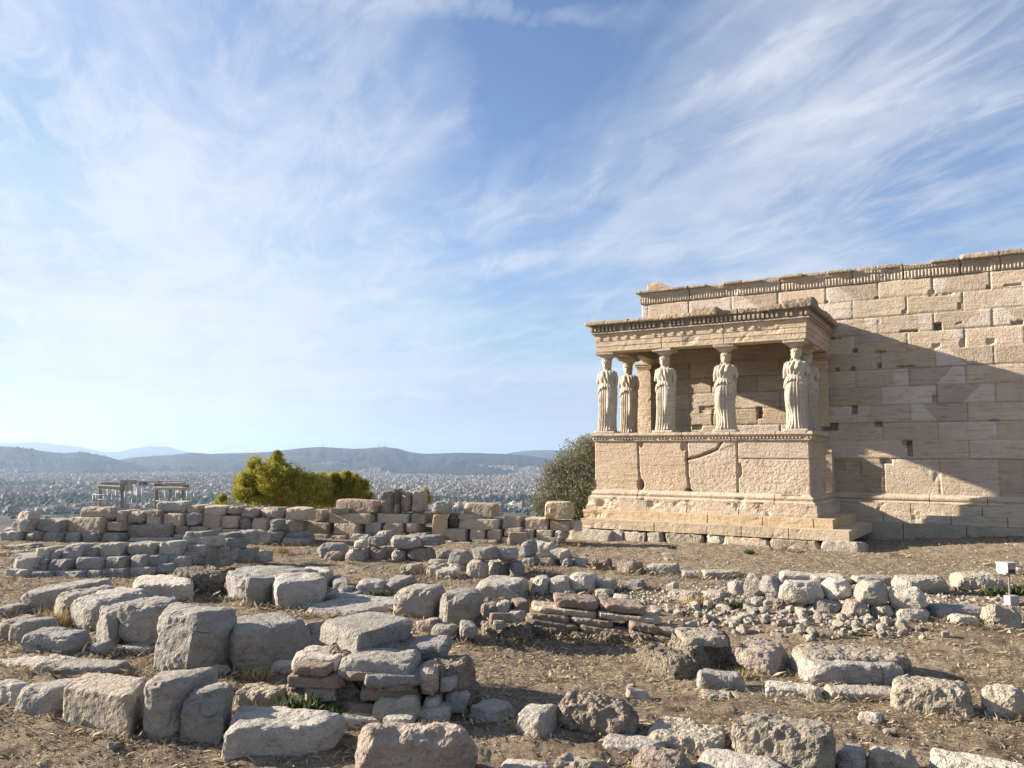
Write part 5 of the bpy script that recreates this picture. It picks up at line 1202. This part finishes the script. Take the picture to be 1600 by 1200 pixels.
# gravel and stray pebbles: nobody could count them
n = 5000; r = np.exp(NR.uniform(np.log(5), np.log(26), n)); a = np.radians(NR.uniform(-38, 40, n)); x = r * np.sin(a); y = r * np.cos(a)
keep = (fbm(np.c_[x * .5, y * .5, x * 0], 60, 3) > -.08) | (NR.random(n) < .25); x, y = x[keep], y[keep]
m = 2600; gx = NR.normal(4.3, 1.3, m); gy_ = 11.9 + NR.normal(0, .75, m) + (4.3 - gx) * .12; x = np.r_[x, gx]; y = np.r_[y, gy_]; s = np.r_[NR.uniform(.008, .022, keep.sum()) * np.clip(r[keep] / 9, .8, 1.6), NR.uniform(.015, .045, m)]
n = len(x); octv = np.array([(1, 0, 0), (0, 1, 0), (-1, 0, 0), (0, -1, 0), (0, 0, .8), (0, 0, -.5)])
V = (octv[None] * NR.uniform(.6, 1.3, (n, 6, 1))) * s[:, None, None] + np.c_[x, y, G(x, y) + s * .15][:, None]
q = np.array([(4, 0, 1, 1), (4, 1, 2, 2), (4, 2, 3, 3), (4, 3, 0, 0)]); 
tri = np.array([(4, 0, 1), (4, 1, 2), (4, 2, 3), (4, 3, 0), (5, 1, 0), (5, 2, 1), (5, 3, 2), (5, 0, 3)])
Fc = (tri[None] + (np.arange(n) * 6)[:, None, None]).reshape(-1, 3)
cc = np.repeat((np.r_[NR.uniform(.20, .45, (n - m, 1)), NR.uniform(.28, .60, (m, 1))] * np.array((1, .91, .79))), 6, 0)
tag(mesh_np('gravel', V.reshape(-1, 3), Fc, M['pebble'], smooth=False, col=cc), 'pale gravel and pebbles scattered over the dry earth', kind='stuff')
# dry grass litter
n = 330000; r = np.exp(NR.uniform(np.log(4.6), np.log(24), n)); a = np.radians(NR.uniform(-40, 40, n)); x = r * np.sin(a); y = r * np.cos(a)
dens = fbm(np.c_[x * .9, y * .9, x * 0], 71, 4); keep = NR.random(n) < .35 + 1.5 * np.clip(dens + .12, 0, .6); x, y, r, dens = x[keep], y[keep], r[keep], dens[keep]
fx, fy = [], []
for x0_, x1_, y0_, y1_ in FEET:                  # stalks gather round the feet of the stones
    m_ = int(90 * (x1_ - x0_ + .3)); q_ = NR.random(m_); fx.append(NR.uniform(x0_ - .08, x1_ + .08, m_)); fy.append(np.where(q_ < .75, y0_ + NR.normal(-.01, .05, m_), NR.uniform(y0_, y1_, m_)))
fx = np.concatenate(fx); fy = np.concatenate(fy); x = np.r_[x, fx]; y = np.r_[y, fy]; r = np.hypot(x, y); dens = np.r_[dens, np.full(len(fx), .26)]; n = len(x)
Lb = NR.uniform(.02, .065, n) * (1 + .7 * (dens > .22)) * np.clip(r / 9, .75, 1.4); th = NR.uniform(0, 2 * pi, n); up = NR.uniform(-.05, .55, n) + .5 * (dens > .25) * NR.random(n); wd = NR.uniform(.0015, .0042, n) * np.clip(r / 8, .8, 2.0)
b = np.c_[x, y, G(x, y) + .002]; d = np.c_[np.cos(th), np.sin(th), up]; sd = np.c_[-np.sin(th), np.cos(th), np.zeros(n)] * wd[:, None]
bend = np.c_[NR.normal(0, .35, (n, 2)), np.zeros(n)]
V = np.stack([b - sd, b + sd, b + d * Lb[:, None] * .6 + sd * .6, b + (d + bend) * Lb[:, None]], 1)
Fc = np.arange(n * 4).reshape(n, 4)
pal = np.array([(.46, .37, .24), (.34, .27, .18), (.22, .17, .12), (.52, .43, .30), (.38, .31, .19), (.27, .24, .15)])
cc = np.repeat(pal[NR.integers(0, 6, n)] * NR.uniform(.7, 1.2, (n, 1)), 4, 0)
tag(mesh_np('dry_grass', V.reshape(-1, 3), Fc, M['straw'], smooth=False, col=cc), 'brown and straw-coloured dry grass litter covering the earth', kind='stuff')

# ------------------------------------------------------------------ plants
def leaves(acc_v, acc_c, centers, dirs, L, wd, cols):
    n = len(centers); d = dirs / np.linalg.norm(dirs, axis=1, keepdims=True); s = np.cross(d, NR.normal(size=(n, 3))); s /= np.linalg.norm(s, axis=1, keepdims=True)
    nrm = np.cross(d, s); L = np.asarray(L)[:, None]; wd = np.asarray(wd)[:, None]
    acc_v.append(np.stack([centers, centers + d * L * .5 + s * wd + nrm * wd * .3, centers + d * L, centers + d * L * .5 - s * wd + nrm * wd * .3], 1)); acc_c.append(np.repeat(cols, 4, 0))
def tuft(px, py, size, label, green=True, n=60, name='weed_tuft', cat='plant'):
    p = gy(px, py); c = np.tile(np.array((0, 0, 0.)), (n, 1)) + NR.normal(0, size * .35, (n, 3)) * (1, .6, 0); d = np.c_[NR.normal(0, .5, (n, 2)), NR.uniform(.4, 1.2, n)]
    v, cc = [], []; col = (np.array((.085, .105, .045)) if green else np.array((.40, .30, .15))) * NR.uniform(.6, 1.5, (n, 1))
    leaves(v, cc, c, d, NR.uniform(.4, 1, n) * size, NR.uniform(.03, .07, n) * size * (1.6 if green else .5), col)
    v = np.concatenate(v).reshape(-1, 3); cc = np.concatenate(cc)
    tag(mesh_np(name, v, np.arange(len(v)).reshape(-1, 4), M['leaf'] if green else M['straw'], None, (p[0], p[1], Gs(p[0], p[1]) + (0 if True else 0)), False, cc), label, cat)
for px, py, s, lab, g, n in [(588, 936, .16, 'low green weed in the shade left of the large pitted boulder', True, 260), (470, 1122, .22, 'dark green weed at the left foot of the masonry pier', True, 300), (512, 1128, .16, 'smaller green weed right of the one at the pier foot', True, 200),
    (1552, 930, .16, 'green weed left of the white ballast box', True, 200), (1592, 930, .2, 'green weed right of the floodlight post at the right edge', True, 260), (84, 985, .30, 'dry blond grass tuft between the second and third squared blocks', False, 260),
    (398, 1062, .16, 'small orange-brown grass tuft beside the largest squared block', False, 160), (440, 866, .25, 'dry grass tuft at the foot of the far wall', False, 140), (1160, 1062, .14, 'dry tuft beside the grey slab right of the stump', False, 140), (1090, 948, .22, 'greenish-yellow grass in front of the dark pitted long stone', False, 200),
    (1148, 952, .18, 'low green weed left below the field-stone wall', True, 140), (1170, 866, .13, 'green grass fringe at the foot of the middle temple steps', True, 160), (1050, 858, .12, 'green grass fringe at the foot of the left temple steps', True, 120), (345, 1078, .14, 'tuft of blond stalks behind the tall grey boulder', False, 120), (660, 1150, .14, 'dry stalks behind the pink boulder', False, 120), (820, 1140, .12, 'dry stalks in front of the leaning grey stone', False, 120), (1395, 945, .12, 'thin dry stalks at the right foot of the field-stone wall', False, 80)]:
    tuft(px, py, s, lab, g, n)
# yellow-green conifer thicket beyond the wall
yel = [(.46, .37, .05), (.36, .33, .045), (.48, .42, .07), (.30, .33, .07), (.20, .24, .05), (.44, .38, .09), (.36, .37, .08)]
def feather_bush(clumps, Y, label, twigs=120, per=32):
    root = empty('conifer_bush', (at_y(clumps[0][0], 800, Y)[0], Y, -2.6)); o0 = np.array(root.location); v, c = [], []; A = Acc()
    for px, py, rho in clumps:
        cpt = at_y(px, py, Y + R.uniform(-.45, .45)) - o0; A.tube((cpt[0] * .6, cpt[1] * .6, 0), cpt * (.9, .9, .82), .035, .008, 6)
        m = int(twigs * (.4 + rho * 1.6)); dr = NR.normal(size=(m, 3)) * (1, 1, .75) + (0, 0, .55); dr /= np.linalg.norm(dr, axis=1, keepdims=True); ln = rho * NR.uniform(.55, 1.3, m)
        w = np.repeat(np.arange(m), per); s_ = NR.random(m * per) ** .8; P = cpt + dr[w] * (ln[w] * s_)[:, None] + np.c_[np.zeros((m * per, 2)), .25 * ln[w] * s_ ** 2] + NR.normal(0, 1, (m * per, 3)) * (.022 + .05 * rho * (1 - s_))[:, None]
        d = dr[w] + (0, 0, .7) + NR.normal(0, .45, (m * per, 3)); col = np.array(yel)[NR.integers(0, len(yel), m)][w] * NR.uniform(.7, 1.25, (m * per, 1))
        leaves(v, c, P, d, NR.uniform(.03, .08, m * per), NR.uniform(.007, .016, m * per), col)
    v = np.concatenate(v).reshape(-1, 3); c = np.concatenate(c); mesh_np('foliage', v, np.arange(len(v)).reshape(-1, 4), M['leaf'], root, None, False, c); A.build('trunk', M['bark'], root, smooth=True); tag(root, label, 'bush')
feather_bush([(433, 718, .14), (433, 726, .22), (430, 737, .32), (402, 737, .34), (396, 730, .16), (418, 748, .42), (448, 750, .36), (384, 760, .34), (402, 763, .45), (430, 768, .5), (462, 761, .42), (487, 763, .34), (478, 776, .5), (448, 782, .55), (412, 784, .55), (382, 782, .36), (500, 784, .5), (373, 776, .18), (465, 748, .22), (478, 760, .28), (488, 752, .18), (455, 762, .5), (420, 775, .6), (470, 786, .6), (436, 790, .6), (395, 772, .45), (492, 772, .45), (433, 711, .08), (399, 724, .13), (373, 757, .12), (384, 747, .13), (460, 743, .12), (446, 733, .12), (416, 733, .12)], 24.5, 'tall yellow-green conifer thicket with pointed tips behind the far wall')
feather_bush([(503, 758, .26), (524, 758, .30), (523, 748, .12), (543, 757, .28), (542, 747, .12), (556, 760, .22), (567, 768, .22), (515, 774, .45), (540, 778, .45), (560, 784, .36), (500, 784, .45), (575, 780, .16), (510, 766, .38), (533, 766, .38), (550, 770, .36), (525, 786, .5), (555, 788, .4), (503, 747, .10), (541, 743, .09), (524, 746, .09), (556, 749, .09), (570, 758, .10)], 25.2, 'lower yellow conifer bush right of the tall thicket')
feather_bush([(347, 780, .10), (345, 790, .14), (350, 796, .12)], 24.0, 'single small yellow sprig left of the thicket')
feather_bush([(663, 772, .09), (666, 784, .12)], 24.0, 'small yellow sprig behind the niched block')
# olive tree
OT = empty('olive_tree', (at_y(905, 800, 25.5)[0], 25.5, -2.2)); tag(OT, 'grey-green olive tree at the left corner of the temple', 'tree'); o0 = np.array(OT.location)
v, c = [], []; rs = random.Random(21)
cl_ = [(905, 715, .62), (880, 745, .70), (922, 708, .55), (860, 765, .55), (900, 775, .85), (930, 745, .8), (872, 790, .6), (890, 728, .5), (950, 720, .7), (845, 790, .42), (940, 780, .8), (917, 697, .34), (868, 738, .34), (975, 740, .7), (985, 790, .8), (910, 800, .7), (858, 808, .5)]
A = Acc(); A.tube((0, 0, 0), (.1, .0, 1.7), .16, .11, 10)
for px, py, rad in cl_:
    cpt = at_y(px, py, 25.5 + rs.uniform(-.6, .6)) - o0; A.tube((.1, 0, 1.6), cpt, .06, .015, 6)
    n = int(2600 * rad ** 2 / .5) + 300; dd = NR.normal(size=(n, 3)); dd /= np.linalg.norm(dd, axis=1, keepdims=True)
    rr2 = rad * NR.random((n, 1)) ** .45 * (1 + .75 * noise(dd * 2.8 + px, 5))[:, None]; P = cpt + dd * rr2 * (1, 1, .95)
    d = dd * .6 + NR.normal(0, .35, (n, 3)) + (0, 0, .75); col = np.array([(.20, .20, .12), (.15, .155, .085), (.25, .24, .16), (.10, .105, .06), (.30, .28, .20)])[NR.integers(0, 5, n)] * NR.uniform(.7, 1.25, (n, 1))
    leaves(v, c, P, d, NR.uniform(.05, .11, n), NR.uniform(.008, .016, n), col)
v = np.concatenate(v).reshape(-1, 3); c = np.concatenate(c); mesh_np('crown', v, np.arange(len(v)).reshape(-1, 4), M['leaf'], OT, None, False, c); A.build('trunk', M['bark'], OT, smooth=True)

# ------------------------------------------------------------------ the ruined gateway beyond the terrace
PG = empty('ruined_gateway', at_y(220, 800, 75)); tag(PG, 'far roofless marble gateway with beam ends showing over the wall at left', 'ruin'); o0 = np.array(PG.location)
def pg(x0, x1, y0, y1, mat, nm, dy=0.0, dr=0.0, th=3.0):
    Y = 75 + dy; a = at_y(x0, y0, Y) - o0; b = at_y(x1, y1, Y) - o0; e = at_y(x1, y1 + dr, Y) - o0; f_ = at_y(x1, y0 + dr, Y) - o0
    C8 = np.zeros((2, 2, 2, 3))
    for j in (0, 1):
        C8[0, j, 1] = a + (0, j * th, 0); C8[0, j, 0] = (a[0], a[1] + j * th, b[2]); C8[1, j, 1] = f_ + (0, j * th, 0); C8[1, j, 0] = e + (0, j * th, 0)
    v, f = rock(C8, 14, .06, .012, .8, 1, .1, seed=int(x0)); mesh_np(nm, v, f, M[mat], PG)
pg(152, 190, 758.5, 763, 'pale', 'beam', dr=2.5, th=1.2); pg(158, 188, 753.5, 757.5, 'limeblue', 'frieze_block', 3, th=1.0); pg(187, 192, 750, 765, 'limeblue', 'broken_pier', th=1); pg(194, 200, 758, 767, 'pale', 'beam', th=1); pg(199, 206, 750, 757, 'limeblue', 'broken_pier', 2.0, th=1)
pg(209, 246, 752, 754, 'lime', 'lintel', 6.0, th=1); pg(216, 224, 754, 759, 'lime', 'frieze_block', 6.0, th=1); pg(241, 255, 755, 760, 'cong', 'frieze_block', 3.0, th=1); pg(239, 288, 761, 765, 'pale', 'beam', dr=1.0, th=1.2); pg(255, 284, 754.5, 759.5, 'lime', 'frieze_block', 2.0, th=1); pg(284, 289, 757.5, 762, 'cong', 'frieze_block', 1.0, th=1); pg(245, 290, 751, 752.5, 'pale', 'lintel', 5.0, th=1)
for xa, xb in ((154, 156), (188, 190), (242, 244), (264, 266), (284, 286)): pg(xa, xb, 763, 800, 'limeblue', 'pier', 1.0, th=.4)
SC = empty('scaffolding', at_y(175, 800, 66)); tag(SC, 'thin pale scaffolding rails in front of the far gateway', 'scaffold'); o0 = np.array(SC.location)
for nm, ps in (('rail', [(145, 772, 197, 777), (148, 779.5, 195, 785), (238, 783, 290, 782), (296, 770, 312, 771)]), ('pole', [(150, 770, 150, 800), (162, 771, 162, 800), (175, 772, 175, 800), (188, 773, 188, 800), (206, 780, 206, 800), (230, 786, 238, 776), (236, 786, 244, 776), (250, 778, 250, 800), (268, 778, 268, 800), (284, 778, 284, 800), (145, 772, 145, 800), (168, 765, 168, 800), (181, 765, 181, 800), (195, 768, 195, 800), (214, 762, 214, 800), (222, 762, 222, 800), (258, 766, 258, 800), (275, 766, 275, 800), (292, 766, 292, 800), (196, 745, 196, 758)])):
    for x0, y0, x1, y1 in ps:
        A = Acc(); A.tube(at_y(x0, y0, 66) - o0, at_y(x1, y1, 66) - o0, .028, .028, 6); A.build(nm, M['steel'], SC, smooth=True)

# ------------------------------------------------------------------ hills, city and air
def azel(px, py): d = ray(px, py); return math.atan2(d[0], d[1]), d[2] / math.hypot(d[0], d[1])
ridges = []
def ridge(pts, Dr, wf, seed, name, amp=1.0, label=''):
    a = np.array([azel(x, y) for x, y in pts]); azs, el = a[:, 0], a[:, 1]
    def crest(t): return np.interp(t, azs, el) * Dr + EYE + 6 * amp * fbm(np.c_[np.asarray(t) * 120, np.zeros(np.size(t)), np.zeros(np.size(t))], seed, 4) * (Dr / 9000)
    def hgt(t, r):
        base = -112.0; hc = crest(t) - base; q = (r - Dr) / np.where(r < Dr, wf, wf * .9); pr = np.clip(1 - np.abs(q), 0, 1); pr = pr ** 1.15 * (1.25 - .25 * pr)
        nz = fbm(np.c_[t * 60, r / 700., np.zeros_like(r)], seed + 3, 5, .55); return base - 4 + (hc + 4) * np.clip(pr * (1 + .55 * nz * (1 - pr) * 2.0), 0, 1.0)
    ridges.append((azs.min(), azs.max(), Dr, wf, hgt))
    T_, R2 = np.meshgrid(np.linspace(azs.min(), azs.max(), 420), np.linspace(Dr - wf, Dr + wf * .9, 70)); t = T_.ravel(); r = R2.ravel(); z = hgt(t, r)
    v = np.c_[r * np.sin(t), r * np.cos(t), z]; i, j = np.meshgrid(np.arange(69), np.arange(419), indexing='ij'); f = np.stack([i * 420 + j, i * 420 + j + 1, (i + 1) * 420 + j + 1, (i + 1) * 420 + j], -1).reshape(-1, 4)
    tag(mesh_np('hills', v, f[:, ::-1], M['hill']), label, kind='structure')
ridge([(-700, 735), (-300, 712), (-80, 700), (0, 697), (40, 700), (75, 706), (100, 708), (128, 706), (155, 711), (180, 718), (215, 728), (250, 739), (280, 748), (310, 756)], 7600, 1500, 3, 'a', 1.0, 'dark blue hill at the left')
ridge([(150, 726), (205, 715), (240, 712), (265, 711), (300, 707), (330, 709), (360, 708), (420, 706), (470, 700), (500, 698), (520, 699), (550, 701), (575, 700), (600, 698), (620, 700), (640, 706), (665, 709), (690, 708), (720, 707), (755, 708), (785, 709), (820, 711), (860, 717), (920, 724), (1000, 732), (1100, 738)], 9200, 2300, 7, 'b', 1.0, 'long blue ridge beyond the city')
ridge([(-300, 700), (-100, 696), (0, 692), (55, 690), (90, 694), (130, 699), (160, 706), (185, 706), (205, 701), (235, 697), (262, 697), (285, 704), (330, 712), (400, 718), (600, 722)], 24000, 5000, 11, 'c', .5, 'pale distant mountain peaks at the left')
ridge([(640, 724), (760, 716), (800, 707), (830, 703.5), (860, 703), (890, 706), (940, 714), (1050, 712), (1200, 705), (1400, 715), (1700, 730)], 15000, 3000, 13, 'd', .6, 'pale ridge behind the olive tree')
def far_ground(x, y):
    t = np.arctan2(x, y); r = np.hypot(x, y); z = np.full(len(x), -110.0)
    for a0, a1, Dr, wf, h in ridges[:2]:
        m_ = (t > a0) & (t < a1) & (np.abs(r - Dr) < wf * .99); zz2 = np.full(len(x), -200.)
        if m_.any(): zz2[m_] = h(t[m_], r[m_])
        z = np.maximum(z, zz2)
    return z
# sample the city: streets of blocks from 1.2 km out to the feet of the hills
n = 215000; r = np.sqrt(NR.uniform(1900 ** 2, 8900 ** 2, n)); t = np.radians(NR.uniform(-42, 13, n)); x = r * np.sin(t); y = r * np.cos(t); z = far_ground(x, y)
gn = fbm(np.c_[x / 900, y / 900, x * 0], 91, 4); keep = (gn > -.12 + .10 * ss(r, 3200, 2200)) & (z < -106 + np.where(r > 6000, np.clip(gn - .05, 0, .4) * 420, 30)) & (NR.random(n) < np.clip(1.25 - r / 12500, .35, 1)); x, y, z, r = x[keep], y[keep], z[keep], r[keep]
order = np.argsort(r); x, y, z, r = x[order], y[order], z[order], r[order]; n = len(x)
wx = NR.uniform(3.5, 8.5, n); wy = NR.uniform(3.5, 8, n); hh = NR.choice([9, 12, 15, 18, 21, 26], n, p=[.16, .24, .26, .2, .1, .04]) * NR.uniform(.55, .85, n); ro = NR.choice([.1, .35, .9, 1.2], n) + NR.normal(0, .06, n)
pal = np.array([(.62, .58, .52), (.70, .68, .64), (.50, .46, .41), (.56, .48, .40), (.42, .36, .31), (.76, .74, .70)]); bc = pal[NR.choice(6, n, p=[.26, .22, .2, .12, .1, .1])] * NR.uniform(.42, .80, (n, 1))
def city_mesh(idx, name, local=False):
    k = len(idx); ca, sa = np.cos(ro[idx]), np.sin(ro[idx]); out = []; fs = []; cs = []
    boxes = [(1, 1, 0, 1, 1.0), (.35, .4, 1, 1.18, .9)]
    quads = np.array([(0, 1, 3, 2), (4, 6, 7, 5), (0, 4, 5, 1), (2, 3, 7, 6), (1, 5, 7, 3)]); off = 0
    for bxw, byw, z0, z1, cg in boxes:
        c8 = np.array([(i, j, l) for i in (-1, 1) for j in (-1, 1) for l in (0, 1)], float)
        lx = c8[None, :, 0] * wx[idx][:, None] * bxw; ly = c8[None, :, 1] * wy[idx][:, None] * byw; lz = (z0 + (z1 - z0) * c8[None, :, 2]) * hh[idx][:, None] - 3 * (1 - c8[None, :, 2]) * (z0 == 0)
        X = lx * ca[:, None] - ly * sa[:, None]; Yy = lx * sa[:, None] + ly * ca[:, None]
        if not local: X = X + x[idx][:, None]; Yy = Yy + y[idx][:, None]; lz = lz + z[idx][:, None]
        out.append(np.stack([X, Yy, lz], -1).reshape(-1, 3)); fs.append((quads[None] + (np.arange(k) * 8)[:, None, None]).reshape(-1, 4) + off); off += k * 8; cs.append(np.repeat(bc[idx] * cg, 8, 0))
    if local:                                    # dark balcony bands on the nearest houses
        for q in range(k):
            nf = max(2, int(hh[idx][q] / 3.2)); W_, D_ = wx[idx][q], wy[idx][q]
            for s in range(nf):
                zz2 = 1.2 + s * 3.2; A3 = Acc(); A3.box(-W_ * .88, W_ * .88, -D_ - .25, -D_ + .1, zz2, zz2 + 1.3); A3.box(-W_ - .25, -W_ + .1, -D_ * .85, D_ * .85, zz2, zz2 + 1.3)
                vv = np.concatenate(A3.v); f3 = np.concatenate(A3.f); Xr = vv[:, 0] * ca[q] - vv[:, 1] * sa[q]; Yr = vv[:, 0] * sa[q] + vv[:, 1] * ca[q]
                out.append(np.c_[Xr, Yr, vv[:, 2]]); fs.append(f3 + off); off += len(vv); cs.append(np.tile(bc[idx][q] * .35, (len(vv), 1)))
    return mesh_np(name, np.concatenate(out), np.concatenate(fs), M['house'], smooth=False, col=np.concatenate(cs))
# which houses can be seen past the far wall; the nearest 290 of them are single things
dd = np.c_[x, y, z + hh - EYE]; k_ = dd @ FW; pxs = 800 + F * (dd @ IR) / k_; pys = 600 - F * (dd @ IU) / k_
vis = np.where((pxs > 0) & (pxs < 925) & (pys < np.where(pxs < 330, 800, np.where(pxs < 590, 752, 812))) & ~((pxs > 375) & (pxs < 590)))[0]
single = vis[:290]; rest = np.setdiff1d(np.arange(n), single)
for q in single:
    o = city_mesh(np.array([q]), 'apartment_building', True); o.location = (x[q], y[q], z[q])
    tag(o, 'small pale flat-roofed apartment block on the near side of the hazy city', 'building', 'apartment blocks at the near side of the city')
tag(city_mesh(rest, 'city_buildings'), 'hazy mass of pale flat-roofed buildings filling the plain to the hills', kind='stuff')
# trees between the houses
n2 = 52000; r2 = np.sqrt(NR.uniform(900 ** 2, 7600 ** 2, n2)); t2 = np.radians(NR.uniform(-42, 13, n2)); x2 = r2 * np.sin(t2); y2 = r2 * np.cos(t2); g2 = fbm(np.c_[x2 / 900, y2 / 900, x2 * 0], 91, 4); k2 = (g2 < -.08) | (NR.random(n2) < .22); x2, y2, r2 = x2[k2], y2[k2], r2[k2]; n2 = len(x2)
z2 = far_ground(x2, y2); s2 = NR.uniform(3, 8, n2); ic = np.array([(1, 0, 0), (0, 1, 0), (-1, 0, 0), (0, -1, 0), (0, 0, 1), (0, 0, -.3), (.7, .7, .5), (-.7, .7, .55), (-.7, -.7, .5), (.7, -.7, .55)])
tr3 = np.array([(0, 6, 4), (6, 1, 4), (1, 7, 4), (7, 2, 4), (2, 8, 4), (8, 3, 4), (3, 9, 4), (9, 0, 4), (0, 1, 6), (1, 2, 7), (2, 3, 8), (3, 0, 9)])
V = ic[None] * NR.uniform(.75, 1.2, (n2, 10, 1)) * s2[:, None, None] + np.c_[x2, y2, z2 + 3][:, None]
tag(mesh_np('city_trees', V.reshape(-1, 3), (tr3[None] + (np.arange(n2) * 10)[:, None, None]).reshape(-1, 3), M['house'], smooth=True, col=np.repeat(np.array((.045, .06, .03)) * NR.uniform(.6, 1.5, (n2, 1)), 10, 0)), 'dark trees and parks between the city buildings', kind='stuff')
# masts on the ridge
for px, lab in ((505, 'thin radio mast on the left hump of the ridge'), (592, 'left of the two thin masts on the right hump of the ridge'), (602, 'right of the two thin masts on the right hump of the ridge')):
    t, e = azel(px, 700); zb = float(ridges[1][4](np.array([t]), np.array([9195.]))[0]); A = Acc(); A.tube((0, 0, 0), (0, 0, 62), 2.4, 1.2, 6); A.box(-4, 4, -.6, .6, 40, 43); A.box(-6, 6, -5, 5, -4, 6)
    tag(A.build('radio_mast', M['steel'], None, (9195 * sin(t), 9195 * cos(t), zb)), lab, 'mast')

m, nt = newmat('air_haze'); pv = nt.nodes.new('ShaderNodeVolumePrincipled'); pv.inputs['Color'].default_value = (.50, .70, 1.0, 1); pv.inputs['Density'].default_value = 4.8e-5; pv.inputs['Anisotropy'].default_value = .3
mo = nt.nodes.new('ShaderNodeOutputMaterial'); nt.links.new(pv.outputs[0], mo.inputs['Volume'])
A = Acc(); A.box(-32000, 32000, -8000, 32000, -127, 900); hz = A.build('haze', m); tag(hz, 'thin blue haze in the air over the city', kind='stuff')
